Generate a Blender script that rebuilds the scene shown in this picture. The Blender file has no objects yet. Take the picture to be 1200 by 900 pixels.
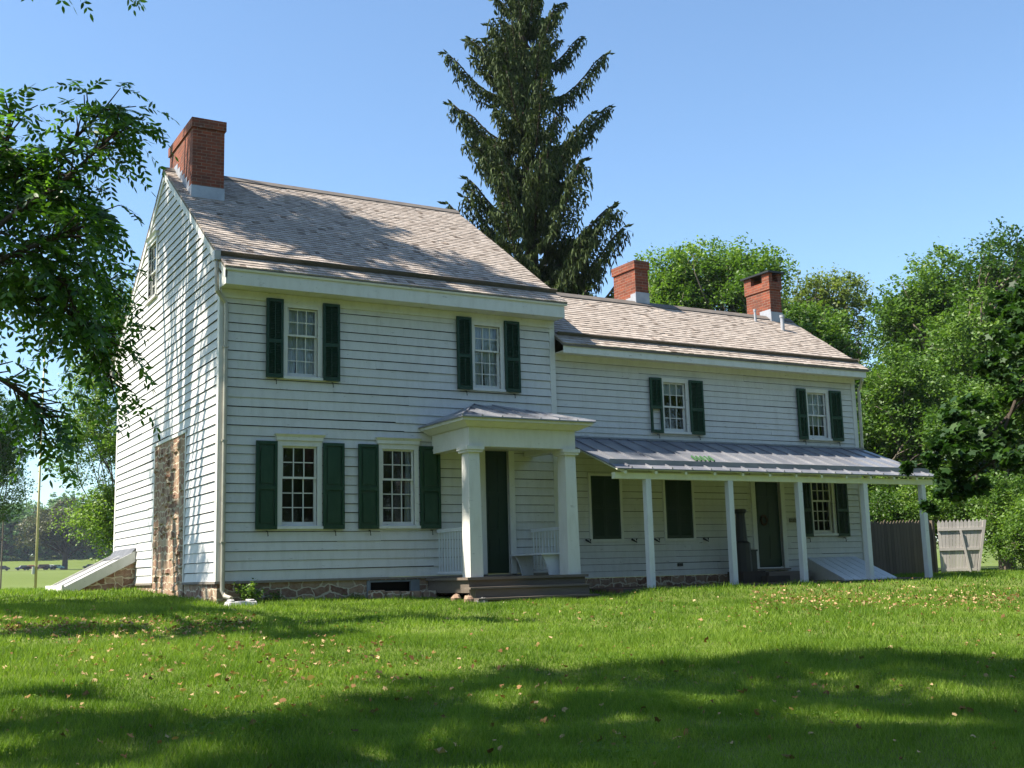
import bpy, math, random
import numpy as np
from mathutils import Vector
PI = math.pi
sc = bpy.context.scene
# ------------------------------------------------------------------ camera, sky, sun
CAM = Vector((-5.9236, -21.3872, 0.0284))
YAW, PITCH, ROLL, FPX = .5233, .1625, -.027, 1344.0
cam_data = bpy.data.cameras.new('camera'); cam = bpy.data.objects.new('camera', cam_data)
sc.collection.objects.link(cam); sc.camera = cam
f_ = Vector((math.sin(YAW)*math.cos(PITCH), math.cos(YAW)*math.cos(PITCH), math.sin(PITCH)))
r_ = Vector((math.cos(YAW), -math.sin(YAW), 0)); u_ = r_.cross(f_)
r2 = r_*math.cos(ROLL)+u_*math.sin(ROLL); u2 = -r_*math.sin(ROLL)+u_*math.cos(ROLL)
from mathutils import Matrix
cam.matrix_world = Matrix(((r2.x, u2.x, -f_.x, CAM.x), (r2.y, u2.y, -f_.y, CAM.y), (r2.z, u2.z, -f_.z, CAM.z), (0, 0, 0, 1)))
cam_data.sensor_width = 36; cam_data.lens = 36*FPX/1200; cam_data.clip_end = 5000; cam_data.clip_start = .1
LD = Vector((.74, -.17, -1)).normalized()          # direction the sunlight travels
SUN_EL = math.asin(-LD.z)
world = bpy.data.worlds.new('World'); sc.world = world; world.use_nodes = True
wn = world.node_tree; bg = wn.nodes['Background']
sky = wn.nodes.new('ShaderNodeTexSky'); sky.sky_type = 'NISHITA'; sky.sun_disc = False
sky.sun_elevation = SUN_EL; sky.sun_rotation = math.atan2(-LD.x, -LD.y)
sky.air_density = 1.0; sky.dust_density = .6; sky.ozone_density = 1.5; sky.altitude = 50
tint = wn.nodes.new('ShaderNodeMix'); tint.data_type = 'RGBA'; tint.blend_type = 'MULTIPLY'; tint.inputs[0].default_value = 1
wn.links.new(sky.outputs[0], tint.inputs[6]); tint.inputs[7].default_value = (.90, 1.03, 1.09, 1); wn.links.new(tint.outputs[2], bg.inputs[0]); bg.inputs[1].default_value = .088
sun_data = bpy.data.lights.new('sun', 'SUN'); sun_data.energy = 5.0; sun_data.angle = math.radians(.55)
sun_data.color = (1, .93, .80)
sun = bpy.data.objects.new('sun', sun_data); sc.collection.objects.link(sun)
sun.rotation_euler = LD.to_track_quat('-Z', 'Y').to_euler(); sun.location = (-40, 10, 60)
sc.view_settings.view_transform = 'Standard'; sc.view_settings.look = 'None'
sc.view_settings.exposure = 1.38; sc.view_settings.gamma = 1
sc.cycles.max_bounces = 8; sc.cycles.diffuse_bounces = 4; sc.cycles.transparent_max_bounces = 12
sc.cycles.use_denoising = True

# ------------------------------------------------------------------ helpers
def ray(u, v):                                       # direction of a pixel of the 1200x900 photograph
    return r2*((u-600)/FPX) - u2*((v-450)/FPX) + f_
def at(u, v, d):                                     # real place at horizontal distance d along that direction
    w = ray(u, v); k = d/math.hypot(w.x, w.y); return CAM + w*k
COL = sc.collection
def tag(o, label=None, cat=None, group=None, kind=None):
    if label: o['label'] = label
    if cat: o['category'] = cat
    if group: o['group'] = group
    if kind: o['kind'] = kind
    return o
def empty(name, loc, label=None, cat=None, group=None):
    o = bpy.data.objects.new(name, None); COL.objects.link(o); o.location = loc; o.empty_display_size = .3
    return tag(o, label, cat, group)
class MB:
    """collects boxes, tubes and polygons, builds ONE mesh"""
    def __init__(s, basis=None):
        s.v = []; s.f = []; s.r = []; s.uv = {}; s.b = basis
    def P(s, p):
        if s.b is None: return tuple(p)
        O, U, N = s.b
        return (O[0]+p[0]*U[0]+p[1]*N[0], O[1]+p[0]*U[1]+p[1]*N[1], O[2]+p[2])
    def poly(s, pts, faces, rnd=None):
        k = len(s.v); s.v += [s.P(p) for p in pts]
        if rnd is None: rnd = random.random()
        for f in faces: s.f.append(tuple(i+k for i in f)); s.r.append(rnd)
    def hexa(s, p, rnd=None):      # p: 8 points, bottom 4 then top 4
        s.poly(p, [(0,3,2,1),(4,5,6,7),(0,1,5,4),(1,2,6,5),(2,3,7,6),(3,0,4,7)], rnd)
    def box(s, x0, x1, y0, y1, z0, z1, rnd=None):
        s.hexa([(x0,y0,z0),(x1,y0,z0),(x1,y1,z0),(x0,y1,z0),(x0,y0,z1),(x1,y0,z1),(x1,y1,z1),(x0,y1,z1)], rnd)
    def frus(s, x0, x1, y0, y1, z0, X0, X1, Y0, Y1, z1, rnd=None):
        s.hexa([(x0,y0,z0),(x1,y0,z0),(x1,y1,z0),(x0,y1,z0),(X0,Y0,z1),(X1,Y0,z1),(X1,Y1,z1),(X0,Y1,z1)], rnd)
    def tube(s, pts, rad, n=8, rnd=None, cap=True):
        pts = [Vector(p) for p in pts]; rings = []
        for i, p in enumerate(pts):
            d = (pts[min(i+1, len(pts)-1)]-pts[max(i-1, 0)]).normalized()
            a = d.cross(Vector((0, 0, 1)) if abs(d.z) < .9 else Vector((1, 0, 0))).normalized(); b = d.cross(a)
            r = rad[i] if isinstance(rad, (list, tuple)) else rad
            rings.append([tuple(p+(a*math.cos(t)+b*math.sin(t))*r) for t in [2*PI*k/n for k in range(n)]])
        V = [q for R in rings for q in R]; F = []
        for i in range(len(pts)-1):
            for k in range(n):
                F.append((i*n+k, i*n+(k+1) % n, (i+1)*n+(k+1) % n, (i+1)*n+k))
        if cap: F += [tuple(range(n-1, -1, -1)), tuple(range((len(pts)-1)*n, len(pts)*n))]
        s.poly(V, F, rnd)
    def build(s, name, mat, parent=None, smooth=False, bevel=0):
        me = bpy.data.meshes.new(name); me.from_pydata(s.v, [], s.f); me.materials.append(mat)
        at_ = me.attributes.new('rnd', 'FLOAT', 'FACE'); at_.data.foreach_set('value', s.r)
        if smooth: me.polygons.foreach_set('use_smooth', [True]*len(s.f))
        me.update(); o = bpy.data.objects.new(name, me); COL.objects.link(o)
        if parent:
            o.parent = parent; loc = world_loc(parent); o.location = (-loc[0], -loc[1], -loc[2])
        if bevel:
            m = o.modifiers.new('bevel', 'BEVEL'); m.width = bevel; m.segments = 1; m.limit_method = 'ANGLE'
        return o
def world_loc(o):
    l = Vector(o.location)
    while o.parent: o = o.parent; l += Vector(o.location)
    return l
def bulk(name, V, mat, parent=None, rnd=None):       # V: (N,k,3) array of polygons with k corners each
    N, k = V.shape[:2]; me = bpy.data.meshes.new(name)
    if parent is not None: V = V - np.array(world_loc(parent))
    me.vertices.add(N*k); me.vertices.foreach_set('co', V.astype(np.float32).ravel())
    me.loops.add(N*k); me.loops.foreach_set('vertex_index', np.arange(N*k, dtype=np.int32))
    me.polygons.add(N); me.polygons.foreach_set('loop_start', np.arange(0, N*k, k, dtype=np.int32))
    me.update(calc_edges=True); me.materials.append(mat)
    a = me.attributes.new('rnd', 'FLOAT', 'FACE')
    a.data.foreach_set('value', (np.random.rand(N) if rnd is None else rnd).astype(np.float32))
    o = bpy.data.objects.new(name, me); COL.objects.link(o)
    if parent is not None: o.parent = parent
    return o
# ------------------------------------------------------------------ materials
class NT:
    def __init__(s, name):
        s.m = bpy.data.materials.new(name); s.m.use_nodes = True; s.t = s.m.node_tree
        s.b = s.t.nodes['Principled BSDF']; s.out = s.t.nodes['Material Output']
    def n(s, typ, **k):
        nd = s.t.nodes.new('ShaderNode'+typ)
        for a, b in k.items():
            if a[0] == '_': setattr(nd, a[1:], b)
            else: s.set(nd.inputs[a.replace('__', ' ')], b)
        return nd
    def set(s, sock, v):
        if isinstance(v, bpy.types.NodeSocket): s.t.links.new(v, sock)
        elif isinstance(v, (tuple, list)) and len(v) == 3 and sock.type == 'RGBA': sock.default_value = (*v, 1)
        else: sock.default_value = v
    def coord(s, scale=(1, 1, 1)):
        c = s.n('TexCoord'); m = s.n('Mapping'); s.set(m.inputs['Vector'], c.outputs['Object']); m.inputs['Scale'].default_value = scale
        return m.outputs[0]
    def noise(s, scale, vec=None, detail=4, rough=.6):
        nd = s.n('TexNoise'); nd.inputs['Scale'].default_value = scale; nd.inputs['Detail'].default_value = detail
        nd.inputs['Roughness'].default_value = rough
        s.set(nd.inputs['Vector'], vec if vec is not None else s.coord()); return nd.outputs['Fac']
    def ramp(s, fac, stops):
        r = s.n('ValToRGB'); s.set(r.inputs[0], fac); e = r.color_ramp.elements
        while len(e) < len(stops): e.new(.5)
        for el, (p, c) in zip(e, stops): el.position = p; el.color = (*c, 1) if isinstance(c, (tuple, list)) else (c, c, c, 1)
        return r.outputs[0]
    def mix(s, fac, a, b, mode='MIX'):
        m = s.n('Mix'); m.data_type = 'RGBA'; m.blend_type = mode
        s.set(m.inputs[0], fac); s.set(m.inputs[6], a); s.set(m.inputs[7], b); return m.outputs[2]
    def attr(s, name='rnd'):
        a = s.n('Attribute'); a.attribute_name = name; return a.outputs['Fac']
    def bump(s, h, strength=.3, dist=.02):
        b = s.n('Bump'); b.inputs['Strength'].default_value = strength; b.inputs['Distance'].default_value = dist
        s.set(b.inputs['Height'], h); s.set(s.b.inputs['Normal'], b.outputs[0])
    def fin(s, col, rough=.6, spec=.5, metal=0):
        s.set(s.b.inputs['Base Color'], col); s.set(s.b.inputs['Roughness'], rough)
        s.set(s.b.inputs['Specular IOR Level'], spec); s.set(s.b.inputs['Metallic'], metal); return s.m
def m_paint(name, base, dirt, amt=.5, flake=.0, rough=.55, stretch=(3, 3, .8)):
    t = NT(name); c = t.coord(stretch)
    n = t.noise(2.2, c, 6, .65); a = t.attr()
    col = t.mix(t.ramp(n, [(.45, 0.), (.85, amt)]), base, dirt)
    col = t.mix(t.ramp(a, [(0, 0.), (1, .16)]), col, tuple(x*.75 for x in base))
    if flake:
        fl = t.noise(9, t.coord((.45, .45, 2.4)), 8, .72)
        col = t.mix(t.ramp(fl, [(.715-flake*.05, 0.), (.735-flake*.05, .75)]), col, (.20, .18, .15))
    t.bump(t.noise(60, t.coord((1, 1, 1)), 3), .12, .004)
    return t.fin(col, rough, .35)
WHITE = m_paint('white_clapboard_paint', (.545, .53, .51), (.36, .34, .30), .55, 1.5)
TRIM = m_paint('white_trim_paint', (.60, .585, .55), (.38, .355, .30), .5, 1.6)
GREEN = m_paint('green_shutter_paint', (.005, .034, .014), (.022, .062, .034), .9, 0, .45)
DKGREEN = m_paint('dark_green_shutter_paint', (.006, .032, .014), (.012, .045, .022), .6, 0, .45)
DOORG = m_paint('dark_door_paint', (.007, .026, .012), (.012, .035, .018), .5, 0, .4)
def m_stone():
    t = NT('rubble_stone'); c = t.n('TexCoord'); q = t.n('SeparateXYZ'); t.set(q.inputs[0], c.outputs['Object'])
    sm = t.n('Math', _operation='ADD'); t.set(sm.inputs[0], q.outputs[0]); t.set(sm.inputs[1], q.outputs[1])
    cb = t.n('CombineXYZ'); t.set(cb.inputs[0], sm.outputs[0]); t.set(cb.inputs[1], q.outputs[2])
    nn = t.n('TexNoise'); nn.inputs['Scale'].default_value = 3.2; nn.inputs['Detail'].default_value = 3; t.set(nn.inputs[0], c.outputs['Object'])
    sb = t.n('VectorMath', _operation='SUBTRACT'); t.set(sb.inputs[0], nn.outputs['Color']); sb.inputs[1].default_value = (.5, .5, .5)
    vv = t.n('VectorMath', _operation='SCALE'); t.set(vv.inputs[0], sb.outputs[0]); vv.inputs['Scale'].default_value = .30
    va = t.n('VectorMath', _operation='ADD'); t.set(va.inputs[0], cb.outputs[0]); t.set(va.inputs[1], vv.outputs[0])
    b = t.n('TexBrick'); t.set(b.inputs['Vector'], va.outputs[0]); b.inputs['Scale'].default_value = 1
    b.offset = .43; b.squash = .62; b.squash_frequency = 3
    b.inputs['Brick Width'].default_value = .34; b.inputs['Row Height'].default_value = .155; b.inputs['Mortar Size'].default_value = .016; b.inputs['Mortar Smooth'].default_value = .35
    b.inputs['Color1'].default_value = (0, 0, 0, 1); b.inputs['Color2'].default_value = (1, 1, 1, 1); b.inputs['Mortar'].default_value = (.5, .5, .5, 1)
    stone = t.ramp(b.outputs['Color'], [(0, (.13, .055, .035)), (.3, (.22, .11, .07)), (.55, (.30, .19, .12)), (.8, (.17, .085, .06)), (1, (.38, .29, .2))])
    stone = t.mix(t.ramp(t.noise(9, detail=7, rough=.7), [(.4, 0.), (.75, .65)]), stone, (.40, .32, .23))
    col = t.mix(b.outputs['Fac'], stone, (.50, .42, .31))
    inv = t.n('Math', _operation='SUBTRACT'); inv.inputs[0].default_value = 1; t.set(inv.inputs[1], b.outputs['Fac'])
    h = t.mix(.4, inv.outputs[0], t.noise(14, detail=7, rough=.7)); t.bump(h, .9, .05); return t.fin(col, .9, .2)
STONE = m_stone()
def m_brick():
    t = NT('red_brick'); c = t.n('TexCoord'); g = t.n('NewGeometry'); s = t.n('SeparateXYZ'); t.set(s.inputs[0], c.outputs['Object'])
    sm = t.n('Math', _operation='ADD'); t.set(sm.inputs[0], s.outputs[0]); t.set(sm.inputs[1], s.outputs[1])
    cb = t.n('CombineXYZ'); t.set(cb.inputs[0], sm.outputs[0]); t.set(cb.inputs[1], s.outputs[2])
    b = t.n('TexBrick'); t.set(b.inputs['Vector'], cb.outputs[0]); b.inputs['Scale'].default_value = 1
    b.inputs['Brick Width'].default_value = .215; b.inputs['Row Height'].default_value = .075; b.inputs['Mortar Size'].default_value = .008
    b.inputs['Mortar Smooth'].default_value = .3; b.inputs['Bias'].default_value = 0
    b.inputs['Color1'].default_value = (.25, .062, .030, 1); b.inputs['Color2'].default_value = (.13, .035, .02, 1); b.inputs['Mortar'].default_value = (.22, .14, .10, 1)
    n = t.noise(3.5, detail=7); col = t.mix(t.ramp(n, [(.42, 0.), (.7, .7)]), b.outputs['Color'], (.09, .045, .033))
    col = t.mix(t.ramp(t.noise(7, detail=5), [(.62, 0.), (.8, .4)]), col, (.5, .36, .3))
    h = t.n('Math', _operation='SUBTRACT'); h.inputs[0].default_value = 1; t.set(h.inputs[1], b.outputs['Fac'])
    t.bump(h.outputs[0], .6, .012); return t.fin(col, .85, .25)
BRICK = m_brick()
def m_simple(name, col, rough=.6, spec=.4, metal=0, var=.0, vs=4, col2=None, bump=0):
    t = NT(name); c = col
    if var or col2:
        c = t.mix(t.ramp(t.noise(vs, detail=6), [(.35, 0.), (.7, 1.)]), col, col2 or tuple(x*(1-var) for x in col))
    if bump: t.bump(t.noise(vs*8), bump, .01)
    return t.fin(c, rough, spec, metal)
LEAD = m_simple('lead_flashing', (.36, .37, .40), .5, .5, .2, .25)
GUTTER = m_simple('galvanised_downspout', (.42, .39, .32), .45, .5, .5, .3)
GUTBOARD = m_simple('weathered_gutter_board', (.15, .13, .115), .8, .2, 0, .3)
DARK = m_simple('interior_shade_black', (.018, .016, .014), .9, .1)  # near-black colour stands in for indoor shade
CURTAIN = None
def m_cloth():
    t = NT('white_curtain_cloth'); w = t.n('TexWave'); w.inputs['Scale'].default_value = 5; w.inputs['Distortion'].default_value = 2.5
    t.set(w.inputs['Vector'], t.coord((1.6, 1.6, .12))); col = t.mix(w.outputs['Fac'], (.66, .68, .72), (.42, .44, .48)); return t.fin(col, .9, .1)
CURTAIN = m_cloth()
def m_glass():
    t = NT('old_window_glass'); g = t.n('BsdfGlossy'); g.inputs['Roughness'].default_value = .03; g.inputs['Color'].default_value = (.9, .95, .95, 1)
    tr = t.n('BsdfTransparent'); tr.inputs['Color'].default_value = (.86, .9, .9, 1)
    fr = t.n('Fresnel'); fr.inputs['IOR'].default_value = 1.6
    bu = t.n('Bump'); bu.inputs['Strength'].default_value = .12; bu.inputs['Distance'].default_value = .02; t.set(bu.inputs['Height'], t.noise(5, detail=2))
    t.set(g.inputs['Normal'], bu.outputs[0])
    mx = t.n('MixShader'); t.set(mx.inputs[0], fr.outputs[0]); t.set(mx.inputs[1], tr.outputs[0]); t.set(mx.inputs[2], g.outputs[0])
    t.t.links.new(mx.outputs[0], t.out.inputs[0]); return t.m
GLASS = m_glass()
def m_shingle(name, a, b, c, dark):
    t = NT(name); r = t.attr()
    col = t.ramp(r, [(0, dark), (.05, a), (.45, b), (.8, c), (1, b)])
    st = t.noise(30, t.coord((3, .25, .25)), 4); col = t.mix(t.ramp(st, [(.35, 0.), (.7, .4)]), col, tuple(x*.62 for x in a))
    big = t.noise(.9, detail=5); col = t.mix(t.ramp(big, [(.5, 0.), (.8, .22)]), col, tuple(x*.6 for x in b))
    t.bump(st, .35, .01); return t.fin(col, .88, .15)
SHINGLE = m_shingle('weathered_cedar_shingles', (.29, .24, .205), (.36, .305, .265), (.43, .37, .325), (.13, .10, .08))
def m_wood(name, a, b, rough=.85, sc_=(1, 1, .15)):
    t = NT(name); n = t.noise(14, t.coord(sc_), 6); col = t.mix(n, a, b)
    col = t.mix(t.ramp(t.attr(), [(0, 0.), (1, .5)]), col, tuple(x*.6 for x in a)); t.bump(n, .3, .01); return t.fin(col, rough, .2)
FENCE = m_wood('weathered_fence_wood', (.10, .075, .055), (.17, .135, .10))
GATEW = m_wood('sunlit_gate_wood', (.33, .305, .285), (.44, .41, .385))  # gate wood coloured paler to carry the sunlight on it
DKWOOD = m_wood('dark_brown_wood', (.035, .028, .022), (.07, .055, .045))  # plain dark brown wood tone
STEPW = m_wood('worn_step_boards', (.11, .085, .068), (.20, .165, .135), .8, (.15, 1, 1))
ROOFM = m_simple('painted_metal_roof', (.17, .175, .20), .36, .5, .3, .3, 1.5, (.27, .27, .29))
POSTW = m_paint('white_post_paint', (.58, .59, .61), (.38, .38, .37), .55, 1.2)
IRON = m_simple('black_iron', (.012, .012, .012), .5, .5)
PAVE = None
def m_pave():
    t = NT('brick_paving'); b = t.n('TexBrick'); t.set(b.inputs['Vector'], t.coord()); b.inputs['Scale'].default_value = 1
    b.inputs['Brick Width'].default_value = .2; b.inputs['Row Height'].default_value = .1; b.inputs['Mortar Size'].default_value = .006
    b.inputs['Color1'].default_value = (.17, .075, .05, 1); b.inputs['Color2'].default_value = (.10, .05, .04, 1); b.inputs['Mortar'].default_value = (.09, .075, .06, 1)
    col = t.mix(t.ramp(t.noise(3), [(.4, 0.), (.8, .6)]), b.outputs['Color'], (.08, .06, .045)); return t.fin(col, .9, .2)
PAVE = m_pave()
def m_leaf(name, dark, mid, light, trans=.45, rough=.5, spec=.35):
    t = NT(name); col = t.ramp(t.attr(), [(0, dark), (.5, mid), (1, light)])
    t.fin(col, rough, spec)
    tl = t.n('BsdfTranslucent'); br = t.n('Mix'); br.data_type = 'RGBA'; br.blend_type = 'MULTIPLY'
    br.inputs[0].default_value = 1; t.set(br.inputs[6], col); br.inputs[7].default_value = (1.5, 1.6, .7, 1)
    t.set(tl.inputs['Color'], br.outputs[2]); mx = t.n('MixShader'); mx.inputs[0].default_value = trans
    t.set(mx.inputs[1], t.b.outputs[0]); t.set(mx.inputs[2], tl.outputs[0]); t.t.links.new(mx.outputs[0], t.out.inputs[0]); return t.m
def m_bark(name, a, b):
    t = NT(name); n = t.noise(9, t.coord((2, 2, .5)), 8, .7); t.bump(n, .8, .04); return t.fin(t.mix(n, a, b), .95, .1)
BARK = m_bark('grey_brown_bark', (.09, .07, .055), (.19, .16, .13))
DKBARK = m_bark('dark_bark', (.035, .028, .022), (.09, .07, .055))

# ------------------------------------------------------------------ ground
GY = [-60, -30, -21.4, -12, -5, -2.5, 0, 3.5, 7, 12, 22, 40, 80, 150, 250, 370, 500, 700]
GZ = [-2.6, -2.0, -1.62, -1.07, -.66, -.52, -.40, -.27, -.14, -.12, -.6, -1.6, -1.6, .1, 2.4, 4.7, 12.5, 16]
def gz(x, y):
    z = np.interp(y, GY, GZ)
    w = np.clip((x-6.8)/1.5, 0, 1)*np.clip((y+4.2)/1.7, 0, 1)*np.clip((60-y)/30, 0, 1)   # level terrace beside the wing
    z = z*(1-w) + (-.395)*w
    b = .025*np.sin(x*.9+1.3)*np.sin(y*.7) + .018*np.sin(x*2.1+y*1.3) + .012*np.sin(x*3.7-y*2.9+1)
    return z + b*np.clip((-2.6-y)/1.5, 0, 1) + b*np.clip((y-3)/3, 0, 1)*.6*np.clip((-x)/1., 0, 1)
def axis(lo, hi, mid0, mid1, fine, coarse):
    a = list(np.arange(mid0, mid1, fine)); s = fine; x = mid1; 
    while x < hi: a.append(x); s = min(s*1.25, coarse); x += s
    a.append(hi); s = fine; x = mid0; L = []
    while x > lo: x -= s; s = min(s*1.25, coarse); L.append(max(x, lo))
    return np.array(L[::-1]+a)
xs = axis(-900, 1200, -14, 30, .35, 60); ys = axis(-300, 1500, -20, 16, .35, 40)
XX, YY = np.meshgrid(xs, ys); ZZ = gz(XX, YY); nx, ny = len(xs), len(ys)
gv = np.stack([XX, YY, ZZ], -1).reshape(-1, 3)
gf = [(j*nx+i, j*nx+i+1, (j+1)*nx+i+1, (j+1)*nx+i) for j in range(ny-1) for i in range(nx-1)]
gm = bpy.data.meshes.new('lawn'); gm.from_pydata(gv.tolist(), [], gf); gm.polygons.foreach_set('use_smooth', [True]*len(gf)); gm.update()
def m_ground():
    t = NT('lawn_ground'); n1 = t.noise(.35, detail=5); n2 = t.noise(6, detail=8, rough=.75)
    col = t.mix(t.ramp(n2, [(.3, 0.), (.7, 1.)]), (.05, .075, .014), (.13, .17, .030))
    col = t.mix(t.ramp(n1, [(.45, 0.), (.7, .45)]), col, (.13, .15, .045))
    n3 = t.noise(.02, detail=3); col = t.mix(t.ramp(n3, [(.4, 0.), (.6, .25)]), col, (.16, .20, .06))
    t.bump(n2, .6, .06); return t.fin(col, .95, .1)
LAWN = m_ground(); gm.materials.append(LAWN)
ground = bpy.data.objects.new('lawn', gm); COL.objects.link(ground); tag(ground, kind='structure')

def rand_dirs(n):
    v = rng.normal(size=(n, 3)); return v/np.linalg.norm(v, axis=1)[:, None]
rng = np.random.default_rng(7); np.random.seed(5); random.seed(11)
# ---- grass blades (nobody could count them)
def grass():
    out = []; rr = []
    def band(d0, d1, dens, h, w):
        W_ = math.radians(92); area = .5*W_*(d1*d1-d0*d0); n = int(area*dens)
        d = np.sqrt(rng.random(n)*(d1*d1-d0*d0)+d0*d0); az = math.radians(30) + (rng.random(n)-.5)*W_
        x = CAM.x+np.sin(az)*d; y = CAM.y+np.cos(az)*d
        ok = ~((x > -.05) & (x < 7.6) & (y > -.06)) & ~((x > 7.4) & (x < 17.3) & (y > -2.35)) & ~((x > 4.1) & (x < 7.2) & (y > -2.45)) & ~((x > -1.6) & (x < 0) & (y > 6.9) & (y < 9.5)) & (y < 30) & ~((x > -.12) & (x < .65) & (y > -.92) & (y < -.30)) & ~((x > 2.8) & (x < 4.3) & (y > -.55))
        x, y, n = x[ok], y[ok], ok.sum()
        cl = np.sin(x*1.7+np.sin(y*1.3)*2)*np.sin(y*2.3+np.sin(x*1.1)*2)
        hh = h*(.4+.95*rng.random(n))*(1+.4*cl)*(1+.25*np.sin(x*5.3+y)*np.sin(y*6.1-x)); a = rng.random(n)*2*PI; z = gz(x, y)
        ln = rng.normal(0, .5, (n, 2))*hh[:, None]
        dx, dy = np.cos(a)*w/2, np.sin(a)*w/2
        V = np.zeros((n, 3, 3)); V[:, 0] = np.stack([x-dx, y-dy, z-.01], -1); V[:, 1] = np.stack([x+dx, y+dy, z-.01], -1)
        V[:, 2] = np.stack([x+ln[:, 0], y+ln[:, 1], z+hh], -1); out.append(V)
        patch = .5+.5*np.sin(x*.8+2*np.sin(y*.5))*np.sin(y*.9+1.5*np.sin(x*.6))
        p2_ = .5+.5*np.sin(x*3.1+2*np.sin(y*2.3))*np.sin(y*3.7+1.5*np.sin(x*2.9)); rr.append(np.clip(.45*rng.random(n)+.27*patch+.25*p2_+.07*rng.normal(size=n), 0, 1))
    band(4, 7.5, 2600, .060, .008); band(7.5, 11, 4200, .060, .007); band(11, 16, 2300, .062, .010); band(16, 24, 900, .065, .015); band(24, 46, 260, .075, .026)
    n = 26000; d = np.sqrt(rng.random(n)*(20**2-7.5**2)+7.5**2); az = math.radians(30)+(rng.random(n)-.5)*math.radians(52)
    x = CAM.x+np.sin(az)*d; y = CAM.y+np.cos(az)*d; m_ = np.sin(x*1.9+2*np.sin(y*1.1))*np.sin(y*2.1+2*np.sin(x*.9)) > .35
    x, y = x[m_], y[m_]; n = len(x); z = gz(x, y)+.028+.03*rng.random(n); P = np.stack([x, y, z], -1); nr = rand_dirs(n)*.5+np.array([0, 0, 1]); a = np.cross(nr, rand_dirs(n))
    a /= np.linalg.norm(a, axis=1)[:, None]; b = np.cross(nr, a); b /= np.linalg.norm(b, axis=1)[:, None]; s_ = (.010+.012*rng.random(n))[:, None]
    V3 = np.stack([P+(a*math.cos(t)+b*math.sin(t))*s_ for t in (0, 2.1, 4.2)], 1); out.append(V3); rr.append(.15+.3*rng.random(n))
    V = np.concatenate(out); r = np.concatenate(rr)
    o = bulk('grass', V, m_leaf('grass_blades', (.038, .085, .008), (.115, .20, .016), (.27, .35, .06), .40, .6, .25), None, r)
    tag(o, 'short bright green grass covering the lawn before the house', 'grass', kind='stuff')
grass()
# ---- dead leaves lying in the grass
def fallen():
    P = []
    def patch(u0, u1, v0, v1, n):
        for _ in range(n):
            u = random.uniform(u0, u1); v = random.gauss((v0+v1)/2, (v1-v0)/3.4); w = ray(u, v)
            for t in np.arange(7, 60, .1):
                p = CAM+w*float(t)
                if p.z < gz(np.array(p.x), np.array(p.y)): P.append((p.x, p.y)); break
    patch(880, 1195, 690, 718, 1000); patch(0, 300, 724, 748, 620); patch(240, 520, 740, 830, 110); patch(0, 1200, 700, 890, 460); patch(60, 460, 735, 800, 260); patch(600, 900, 700, 740, 90)
    P = [p for p in P if not (p[0] > -.1 and p[1] > -.1) and not (p[0] > 4 and p[0] < 7.3 and p[1] > -2.6)]
    V = []; 
    for x, y in P:
        z = float(gz(np.array(x), np.array(y)))+random.uniform(.02, .06); s = random.uniform(.016, .044)*(1.25 if random.random() < .12 else 1); a = random.uniform(0, 2*PI)
        tilt = Vector((random.gauss(0, .5), random.gauss(0, .5), 1)).normalized()
        e = tilt.cross(Vector((math.cos(a), math.sin(a), 0))).normalized(); g = tilt.cross(e)
        c = Vector((x, y, z)); ring = []
        for k in range(10):
            an = 2*PI*k/10; rad = s*(1 if k % 2 == 0 else .72)*random.uniform(.65, 1.15)
            ring.append(c+e*math.cos(an)*rad+g*math.sin(an)*rad*.7+tilt*random.uniform(-.3, .5)*s)
        V.append(ring)
    o = bulk('fallen_leaves', np.array([[list(q) for q in r] for r in V]), m_leaf('dry_leaves', (.09, .045, .018), (.26, .15, .065), (.50, .36, .21), .15, .8, .1))
    tag(o, 'dry brown leaves scattered over the lawn', 'fallen leaves', kind='stuff')
fallen()

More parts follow.
